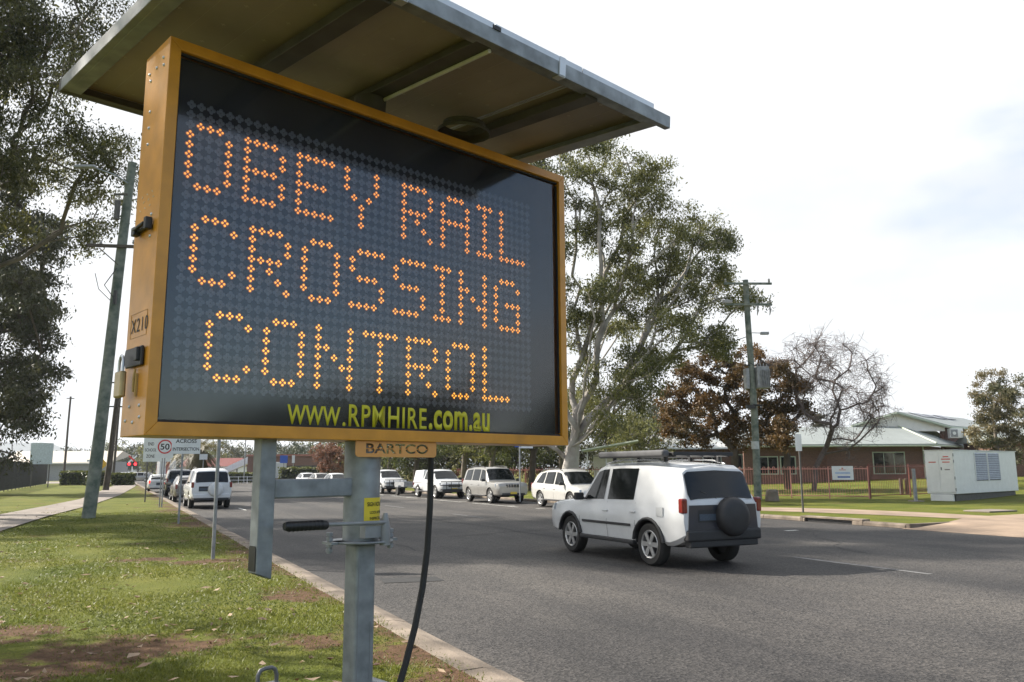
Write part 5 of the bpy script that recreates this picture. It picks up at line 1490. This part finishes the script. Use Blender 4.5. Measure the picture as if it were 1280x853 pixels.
pd_ = G(202, 634); s3 = post_sign('speed_sign', 'white speed sign with 50 in a red circle on a pair of thin posts', pd_, 3.2, .032, rz=R(8))
MB().tube([(-.13, .1, 0), (-.13, .1, 2.6)], .028, 8).build('post', GALV2, s3, smooth=50)
q = MB(); q.box((0, -.045, 2.80), (.76, .004, 1.16)); pl3 = q.build('sign_plate', SIGNW, s3)
q = MB(); q.lathe([(.265, 0), (.265, .006), (.325, .006), (.325, 0)], 40, Matrix.Translation((-.0, -.0475, 2.74)) @ Matrix.Rotation(R(90), 4, 'X')); q.build('red_ring', SIGNR, pl3)
text('sign_text', '50', INK, pl3, (0, -.0485, 2.60), (R(90), 0, 0), .28, .40, bold=.02, align='C', depth=.001)
pe = G(1004, 641); s4 = post_sign('parking_sign', 'slim grey post with a small white plate on the school verge', pe, 2.85, .036, DARKST, rz=R(-14))
MB().box((-.02, -.05, 2.55), (.22, .01, .62)).build('sign_plate', SIGNW, s4)
q0 = D(650, 618, 41.5); q0.z = .12; s5 = post_sign('parking_sign', 'blue and white street sign on a post between the two silver parked wagons', q0, 3.3, .04, GALV2, rz=R(15))
q = MB(); q.box((-.10, -.05, 3.05), (.35, .006, .62)); q.build('blue_plate', SIGNB, s5)
q = MB(); q.box((.32, -.05, 2.90), (.75, .006, .42)); q.build('white_plate', SIGNW, s5)
q = MB(); q.box((.36, -.055, 2.92), (.44, .004, .22)); q.build('blue_print', MATS['blue_print'], s5)
# rail crossing signal and warning diamond
q0 = D(164, 603, 118); q0.z = .12; rc = thing('crossing_signal', 'red and white crossed boards above two lit red lamps at the rail crossing', 'signal', q0, R(10))
MB().tube([(0, 0, 0), (0, 0, 3.9)], .07, 10).build('mast', SIGNW, rc)
for sg_ in (1, -1):
    MB().box((0, -.10 - .012 * sg_, 3.35), (1.5, .02, .22), Matrix.Translation((0, 0, 3.35)) @ Matrix.Rotation(R(42) * sg_, 4, 'Y') @ Matrix.Translation((0, 0, -3.35))).build('cross_board', SIGNR if sg_ > 0 else SIGNW, rc)
MB().box((0, -.06, 2.65), (1.6, .04, .70)).build('signal_backboard', BLACK, rc, bevel=.02)
REDL = mat('red_signal', (.5, .02, .02), .3, emit=(1, .03, .04, 2.0))
for sx_ in (-.42, .42):
    q = MB(); q.lathe([(.0001, .07), (.15, .05), (.21, .0)], 16, Matrix.Translation((sx_, -.085, 2.65)) @ Matrix.Rotation(R(90), 4, 'X')); q.build('red_lamp', REDL, rc)
q0 = D(127, 605, 98); q0.z = .12; wd_ = thing('warning_sign', 'yellow diamond warning sign between the leaning pole and the dark pole', 'sign', q0, R(10))
MB().tube([(0, 0, 0), (0, 0, 2.9)], .04, 8).build('post', GALV2, wd_)
MB().prism([(0, -.06, 1.95), (.55, -.06, 2.5), (0, -.06, 3.05), (-.55, -.06, 2.5)], (0, -.01, 0)).build('diamond_plate', mat('sign_yellow', (.72, .40, .02), .5), wd_)
q0 = D(252, 616, 66); q0.z = .12; ws_ = post_sign('street_sign', 'small white plate on a post above the white four-wheel drive with spare wheel', q0, 3.0, .035, rz=R(12))
MB().box((0, -.05, 2.75), (.62, .01, .45)).build('sign_plate', SIGNW, ws_)
q0 = D(305, 596, 104); q0.z = .12; lpost = post_sign('lamp_post', 'tall slim grey lamp post across the road seen left of the side tube', q0, 9.0, .07, GALV2, cat='lamp post')
b = MB(); b.tube([(0, 0, 9), (1.2, 0, 9.4)], .04, 8); b.box((1.5, 0, 9.4), (.6, .25, .1)); b.build('lamp_head', GALV2, lpost)
for px, m_, lb in ((354, SIGNB, 'blue parking sign on a post by the dark clipped hedge'), (366, SIGNW, 'small white sign on a post by the brown shed')):
    q0 = D(px, 598, 101); q0.z = .12; o = post_sign('parking_sign', lb, q0, 3.4, .05)
    MB().box((0, -.06, 3.0), (.95 if m_ is SIGNB else .35, .02, .95)).build('sign_plate', m_, o)

# ------------------------------------------------------------------ buildings
def slab(b, pts, th=.12):
    n = (Vector(pts[1]) - Vector(pts[0])).cross(Vector(pts[2]) - Vector(pts[0])).normalized()
    if n.z < 0: n = -n
    return b.prism(pts, n * th)
def ribs(b, p00, p10, p01, p11, n):
    for k in range(n + 1):
        u = k / n; a = Vector(p00).lerp(Vector(p10), u); c = Vector(p01).lerp(Vector(p11), u)
        b.tube([a + Vector((0, 0, .10)), c + Vector((0, 0, .10))], .03, 4)
# brick school building with a gable
sc_o = Vector((30, 68, .85))
sb = thing('school_building', 'brick school building with a pale gable, grey steel roof and wall mounted air conditioner', 'building', sc_o)
def SB(px, py, Y): return D(px, py, Y) - sc_o
e0, e1 = SB(925, 557.5, 67.3), SB(1171, 556.5, 67.3); e0.z = e1.z
h1 = SB(1123, 535, 72.0); h0 = SB(925, 536, 72.0); h0.z = h1.z
e2 = Vector((e1.x + 6.5, e1.y + 7.4, e1.z)); h2 = Vector((h1.x + 6.0, h1.y + 5.8, h1.z))
wz = -.9
b = MB()
b.prism([(e0.x + .5, .1, wz), (e1.x - .9, .1, wz), (e1.x - .9, .1, e1.z - .05), (e0.x + .5, .1, e0.z - .05)], (0, .25, 0))
b.prism([(e1.x - .9, .1, wz), (e1.x + 5.2, 7.0, wz), (e1.x + 5.2, 7.0, e1.z - .05), (e1.x - .9, .1, e1.z - .05)], (-.2, .2, 0))
b.build('wall', BRICK, sb)
b = MB(); slab(b, [e0, e1, h1, h0]); rf = b.build('roof', ROOFM, sb)
b = MB(); slab(b, [e1, e2, h2, h1]); b.build('roof', ROOFM, sb)
b = MB(); ribs(b, e0, e1, h0, h1, 34); ribs(b, e1, e2, h1, h2, 16); b.build('roof_ribs', ROOFM, rf)
b = MB(); b.tube([e0 + Vector((0, -.05, -.04)), e1 + Vector((0, -.05, -.04)), e2 + Vector((.05, -.05, -.04))], .09, 6); b.tube([e1 + Vector((0, 0, .16)), h1 + Vector((0, 0, .16))], .08, 6); b.build('gutter', PALEG, sb)
b = MB(); b.tube([(e1.x - .85, -.06, e1.z), (e1.x - .85, -.06, wz)], .05, 6); b.build('downpipe', PALEG, sb)
# upper gable
Yg = 72.4
gA, gT, gB_ = SB(1062, 533, Yg), SB(1118.5, 516.4, Yg), SB(1185, 534, Yg)
rd = Vector((.75, .66, 0)) * 16
low = h1.z - .3
b = MB(); b.prism([(gA.x + .4, gA.y, low), (gB_.x - .3, gB_.y, low), (gB_.x - .3, gB_.y, gB_.z), tuple(gT), (gA.x + .4, gA.y, gA.z)], (0, .2, 0)); b.build('gable_wall', CREAM, sb)
ov = Vector((0, -.35, 0))
b = MB(); slab(b, [gT + ov, gB_ + ov, gB_ + rd, gT + rd]); rf2 = b.build('roof', ROOFM, sb)
b = MB(); slab(b, [gA + ov, gT + ov, gT + rd, gA + rd]); b.build('roof', ROOFM, sb)
b = MB(); ribs(b, gT + ov, gT + rd, gB_ + ov, gB_ + rd, 22); b.build('roof_ribs', ROOFM, rf2)
b = MB(); b.tube([gA + ov + Vector((0, -.05, -.05)), gT + ov + Vector((0, -.05, -.02)), gB_ + ov + Vector((0, -.05, -.05)), gB_ + rd], .11, 6); b.build('barge_board', PALEG, sb)
b = MB(); b.prism([(gB_.x - .35, gB_.y + .25, wz), (gB_.x + rd.x - .35, gB_.y + rd.y, wz), (gB_.x + rd.x - .35, gB_.y + rd.y, gB_.z), (gB_.x - .35, gB_.y + .25, gB_.z)], (-.2, .2, 0)); b.build('wall', BRICK, sb)
for u0, v0 in ((.10, .12), (.26, .16), (.44, .12)):
    b = MB(); p = [gT.lerp(gB_, v0) + rd * u0, gT.lerp(gB_, v0 + .3) + rd * u0, gT.lerp(gB_, v0 + .3) + rd * (u0 + .13), gT.lerp(gB_, v0) + rd * (u0 + .13)]
    slab(b, [q_ + Vector((0, 0, .22)) for q_ in p], .05); b.build('solar_panel', SOLAR, sb)
ac = SB(1193, 542, 72.4); b = MB(); b.box((ac.x - .05, ac.y - .25, ac.z), (1.15, .5, .85)); au = b.build('air_conditioner', WHITE, sb, bevel=.03)
q = MB(); q.box((ac.x - .28, ac.y - .505, ac.z), (.62, .02, .66)); q.build('fan_grille', GALV2, au); q = MB(); q.lathe([(.0001, 0), (.15, .0)], 16, Matrix.Translation((ac.x - .28, ac.y - .52, ac.z)) @ Matrix.Rotation(R(90), 4, 'X')); q.build('fan_hub', WHITE, au)
def window(parent, x, y, z, w, h, n=2):
    f = MB(); f.box((x, y, z), (w + .12, .10, h + .12)); fo = f.build('window', PALEG, parent)
    q = MB()
    for k in range(n): q.box((x - w / 2 + (k + .5) * w / n, y - .055, z), (w / n - .06, .012, h - .05))
    q.build('pane', GLASSD, fo)
xa = SB(1097, 570, 68).x; window(sb, xa + .95, .08, 1.25, 2.6, 1.75, 3)
xb = SB(1040, 575, 68).x; window(sb, SB(960, 575, 68).x, .08, 1.1, 1.6, 1.4, 2); window(sb, SB(985, 575, 68).x, .08, 1.1, 1.2, 1.4, 2)
b = MB(); q_ = SB(1031, 575, 67.6)
for dx in (-.28, .28): b.box((q_.x + dx, -.1, .9), (.05, .05, 1.9))
for k in range(6): b.box((q_.x, -.1, .1 + k * .33), (.5, .04, .04))
b.build('wall_ladder', mat('rusty_steel', (.16, .07, .045), .8), sb)
b = MB(); b.box((xa + 1.0, -.1, .0), (3.6, .12, .16)); b.build('sill_course', BRICK, sb)
# long low classroom block behind the autumn trees
cb0 = D(905, 575, 84); cb0.z = .8
cbk = thing('classroom_block', 'long low classroom block with a pale roof behind the autumn trees', 'building', cb0)
MB().box((0, 0, 1.5), (19, 6, 3.0)).build('wall', BRICK, cbk)
b = MB(); b.prism([(-10, -3.6, 2.9), (-10, 3.6, 2.9), (-10, 0, 4.5)], (20, 0, 0)); b.build('roof', mat('pale_roof', (.55, .56, .54), .6, var=.05), cbk)
b = MB(); b.box((0, -3.62, 2.9), (20, .12, .16)); b.build('gutter', SIGNW, cbk)
for k in range(6): window(cbk, -8 + k * 3.0, -3.03, 1.6, 1.8, 1.3, 2)
# second gable end seen through the bare tree, and a low wing at the right edge
w0 = D(1290, 590, 70); w0.z = .9; wing = thing('school_wing', 'brick school wing with a pale roof at the right edge behind the young gum', 'building', w0)
MB().box((0, 0, 1.5), (8, 6, 3.0)).build('wall', BRICK, wing); b = MB(); b.prism([(-4.6, -3.6, 2.9), (-4.6, 3.6, 2.9), (-4.6, 0, 4.6)], (9.2, 0, 0)); b.build('roof', ROOFM, wing)
# shelter with a pale roof between the gum and the passing car
s0 = D(764, 600, 62); s0.z = .3
shl = thing('shelter', 'pale green roofed shelter on thin posts just right of the big gum trunk', 'shelter', s0, R(-8))
b = MB(); b.prism([(-2.1, -2.0, 2.75), (2.1, -2.0, 3.45), (2.1, 2.2, 3.45), (-2.1, 2.2, 2.75)], (0, 0, .12)); b.build('roof', mat('shelter_roof', (.48, .53, .46), .6, var=.05), shl)
b = MB(); b.tube([(-2.1, -2.05, 2.77), (2.1, -2.05, 3.47)], .09, 6); b.build('fascia', PALEG, shl)
for x in (-1.7, -.3, 1.6):
    MB().tube([(x, -1.7, 0), (x, -1.7, 2.9 + .1 * x)], .05, 8).build('post', SIGNW, shl)
b = MB(); b.box((.4, 1.6, 1.2), (3.6, .12, 2.4)); b.build('back_wall', CREAM, shl)
# shed with a cream roof on the left
s0 = D(85, 588, 150); s0.z = .1
shd = thing('shed', 'long low shed with a cream roof beyond the black fence', 'building', s0, R(6))
MB().box((0, 0, 1.7), (18, 9, 3.4)).build('wall', mat('grey_cladding', (.30, .30, .30), .7), shd)
b = MB(); b.prism([(-9.4, -5.0, 3.2), (-9.4, 5.0, 4.6), (-9.4, 0.4, 5.4)], (18.8, 0, 0)); b.build('roof', mat('cream_roof', (.56, .50, .42), .6, var=.04), shd)
b = MB(); b.box((0, -5.05, 3.1), (18.8, .1, .25)); b.build('fascia', CREAM, shd)
s0 = D(91, 596, 118); s0.z = .12; sk_ = thing('skip_bin', 'dark blue bin standing in front of the cream roofed shed', 'bin', s0, R(6))
b = MB(); b.prism([(-1.2, -.8, 0.1), (1.2, -.8, 0.1), (1.35, -.8, 1.7), (-1.35, -.8, 1.7)], (0, 1.6, 0)); b.build('body', mat('bin_blue', (.02, .03, .10), .5), sk_, bevel=.04)
MB().box((0, 0, 1.75), (2.8, 1.75, .08)).build('lid', mat('bin_lid', (.02, .02, .03), .5), sk_, bevel=.02)
s0 = D(50, 592, 85); s0.z = .12; bb2 = thing('billboard', 'pale panelled billboard above the black fence', 'billboard', s0, R(20))
for x in (-.8, .8): MB().tube([(x, .1, 0), (x, .1, 4.6)], .06, 8).build('post', DARKST, bb2)
MB().box((0, 0, 3.5), (2.1, .06, 2.2)).build('panel', mat('pale_blue_panel', (.50, .56, .60), .5), bb2)
# far side: red roofed shed, white ramp, brown long building, white truck
s0 = D(268, 592, 165); s0.z = .1; rsd = thing('shed', 'red roofed shed far across the road left of the white ramp', 'building', s0)
MB().box((0, 0, 1.3), (11, 6, 2.6)).build('wall', CREAM, rsd); b = MB(); b.prism([(-5.8, -3.5, 2.5), (-5.8, 3.5, 2.5), (-5.8, 0, 4.2)], (11.6, 0, 0)); b.build('roof', mat('red_roof', (.17, .035, .03), .6, var=.1), rsd)
s0 = D(290, 592, 140); s0.z = .1; rp = thing('ramp', 'white sloping conveyor ramp far across the road', 'ramp', s0)
b = MB(); b.prism([(-3.4, 0, .2), (3.0, 0, 3.0), (3.0, 0, 3.9), (2.6, 0, 4.0), (-3.4, 0, 1.2)], (0, 1.4, 0)); b.build('deck', SIGNW, rp)
for x, h in ((-1.5, 1.2), (.6, 2.1), (2.6, 2.9)): MB().box((x, .7, h / 2), (.2, .2, h)).build('strut', GALV2, rp)
s0 = D(395, 590, 135); s0.z = .1; lbg = thing('store_building', 'long flat brown building behind the blue parking sign', 'building', s0)
MB().box((0, 0, 2.0), (20, 9, 4.0)).build('wall', mat('brown_cladding', (.16, .085, .065), .8, var=.12), lbg)
MB().box((0, 0, 4.05), (20.4, 9.4, .3)).build('parapet', mat('red_trim', (.30, .12, .09), .7), lbg)
b = MB(); b.box((-1, -4.53, 1.6), (12, .05, 1.6)); b.build('window', GLASSD, lbg)
s0 = D(343, 596, 112); s0.z = .02; tk_ = thing('van', 'white box van far across the road right of the side tube', 'van', s0, R(200))
b = MB(); b.box((0, 0, 1.75), (3.0, 1.9, 2.2)); b.build('body', PW, tk_, bevel=.06)
b = MB(); b.prism([(1.5, -.9, .5), (2.7, -.9, .5), (2.7, -.9, 1.2), (2.2, -.9, 2.1), (1.5, -.9, 2.1)], (0, 1.8, 0)); b.build('cab', PW, tk_, bevel=.06)
b = MB(); b.prism([(2.26, -.8, 2.0), (2.72, -.8, 1.25), (2.73, -.8, 1.25), (2.28, -.8, 2.0)], (0, 1.6, 0)); b.build('windscreen', CGLASS, tk_)
for x in (-1.0, 2.0):
    for y in (-.85, .85):
        q = MB(); q.lathe([(.2, -.1), (.36, -.11), (.40, 0), (.36, .11), (.2, .1)], 20, Matrix.Translation((x, y, .40)) @ Matrix.Rotation(R(90), 4, 'X'), cap=True); q.build('wheel', TYRE, tk_)
s0 = D(207, 598, 124); s0.z = .14; tk2 = thing('truck', 'white and red truck waiting beyond the queue of cars at the crossing', 'truck', s0, R(118))
b = MB(); b.box((0, 0, 2.1), (5.0, 2.3, 2.6)); b.build('body', PW, tk2, bevel=.05); b = MB(); b.box((3.1, 0, 1.5), (1.3, 2.2, 2.0)); b.build('cab', PR, tk2, bevel=.1)
b = MB(); b.box((-2.53, 0, 2.1), (.05, .5, 2.3)); b.build('red_stripe', PR, tk2)
for x in (-1.6, 2.9):
    for y in (-1, 1):
        q = MB(); q.lathe([(.2, -.12), (.44, -.13), (.48, 0), (.44, .13), (.2, .12)], 20, Matrix.Translation((x, y, .48)) @ Matrix.Rotation(R(90), 4, 'X'), cap=True); q.build('wheel', TYRE, tk2)
# guard rail across the road by the hedge
a, c = D(276, 600, 102), D(320, 600, 102); rl = thing('guard_rail', 'low white pipe rail in front of the yellow tipped hedge across the road', 'rail', (a.x, a.y, .12), 0)
for zz in (.45, .85): MB().box(((c.x - a.x) / 2, 0, zz), (c.x - a.x, .05, .06)).build('rail', SIGNW, rl)
for k in range(5): MB().box(((c.x - a.x) * k / 4, 0, .45), (.06, .06, .9)).build('post', SIGNW, rl)

# ------------------------------------------------------------------ crack sealing
SOILP = [(t_, s_, ra, rb_) for t_, s_, ra, rb_ in SPOTS]
b = MB()
for k, (s0_, t0_, s1_, t1_) in enumerate([(17, 6.0, 34, 6.4), (17, 10.6, 30, 10.2), (20, 7.5, 22, 14.5), (28, 5.0, 29.5, 12.0), (12, 13.8, 17, 17.5), (36, 4.5, 60, 6.5)]):
    n_ = 26; pr = []
    for i in range(n_ + 1):
        u = i / n_; pr.append((s0_ + (s1_ - s0_) * u + .10 * math.sin(u * 17 + k), t0_ + (t1_ - t0_) * u + .13 * math.sin(u * 13 + 2 * k) + .06 * math.sin(u * 37)))
    vs = []
    for i, (s_, t_) in enumerate(pr):
        w = .022 + .010 * math.sin(i * 1.9 + k); along = abs(s1_ - s0_) > abs(t1_ - t0_)
        vs += [(t_ - (w if along else 0), s_ - (0 if along else w), .0045), (t_ + (w if along else 0), s_ + (0 if along else w), .0045)]
    b.add(vs, [(2 * i, 2 * i + 1, 2 * i + 3, 2 * i + 2) for i in range(n_)])
road_frame(tag(b.build('crack_sealing', MATS['tar_patch']), kind='structure'))

# ------------------------------------------------------------------ grass blades and leaf litter
rb = np.random.default_rng(99)
n = 210000
Y = 5.6 * (34 / 5.6) ** rb.uniform(0, 1, n)
X = Y * rb.uniform(-.78, .02, n)
s_ = X * RD.x + Y * RD.y; t_ = X * RN.x + Y * RN.y
pn = np.sin(X * 1.9 + 1.3 * np.sin(Y * 1.1)) + np.sin(Y * 2.3 + 1.7 * np.sin(X * .9)) + .8 * np.sin(X * 5.1 + Y * 3.7)
keep = (t_ < 2.80 - rb.exponential(.22, n)) & (pn + rb.normal(0, .9, n) > -3.2)
for cx_, cy_, ra_, rb_ in SOILP:
    keep &= ~((((t_ - cx_) / ra_) ** 2 + ((s_ - cy_) / rb_) ** 2 < rb.uniform(.1, 1.3, n)) & (rb.uniform(0, 1, n) < .80))
X, Y, pn, s_, t_ = X[keep], Y[keep], pn[keep], s_[keep], t_[keep]; n = len(X)
z = .114 + np.clip((2.7 - t_) / 1.5, 0, 1) * .012 * (np.sin(s_ * 1.3 + t_) + np.sin(t_ * 2.1 - s_ * .7)); hgt = rb.uniform(.010, .034, n) * (1 + .25 * np.clip(pn, -1, 1)); wd = .0032 * (1 + Y / 9) * rb.uniform(.7, 1.3, n)
a = rb.uniform(0, 6.28, n); lx, ly = rb.normal(0, .022, n), rb.normal(0, .022, n)
v0 = np.stack([X - np.cos(a) * wd, Y - np.sin(a) * wd, z], 1); v1 = np.stack([X + np.cos(a) * wd, Y + np.sin(a) * wd, z], 1); v2 = np.stack([X + lx, Y + ly, z + hgt], 1)
V = np.stack([v0, v1, v2], 1).reshape(-1, 3)
go = np_mesh('grass', V, np.arange(3 * n).reshape(n, 3), [BLADE], None, np.clip(.45 + .13 * pn + rb.normal(0, .2, n), 0, 1), tris=True)
tag(go, kind='stuff')
n = 620
Y = 6.4 * (42 / 6.4) ** rb.uniform(0, 1, n); X = Y * rb.uniform(-.75, .0, n)
t_ = X * RN.x + Y * RN.y; keep = t_ < 2.6; X, Y = X[keep], Y[keep]; n = len(X)
vs, fs, tn = [], [], []
for i in range(n):
    L_ = rb.uniform(.02, .07) * (1.0 if i % 7 else 1.5); a = rb.uniform(0, 6.28); w_ = L_ * rb.uniform(.3, .55)
    d_ = np.array([math.cos(a), math.sin(a), 0]); e_ = np.array([-math.sin(a), math.cos(a), 0]); up = np.array([0, 0, 1.]); c = np.array([X[i], Y[i], .148])
    tl_ = rb.uniform(-.02, .03); ti = float(np.clip(rb.normal(.5, .3), 0, 1))
    i0 = len(vs)
    vs += [c - d_ * L_ + up * abs(tl_), c + e_ * w_ + up * rb.uniform(0, .02), c, c - e_ * w_ + up * rb.uniform(0, .03), c + d_ * L_ + up * rb.uniform(0, .03)]
    fs += [(i0, i0 + 1, i0 + 2, i0 + 3), (i0 + 1, i0 + 4, i0 + 3, i0 + 2)]; tn += [ti, ti]
lo = np_mesh('fallen_leaves', vs, fs, [LITTER], None, tn); tag(lo, kind='stuff')
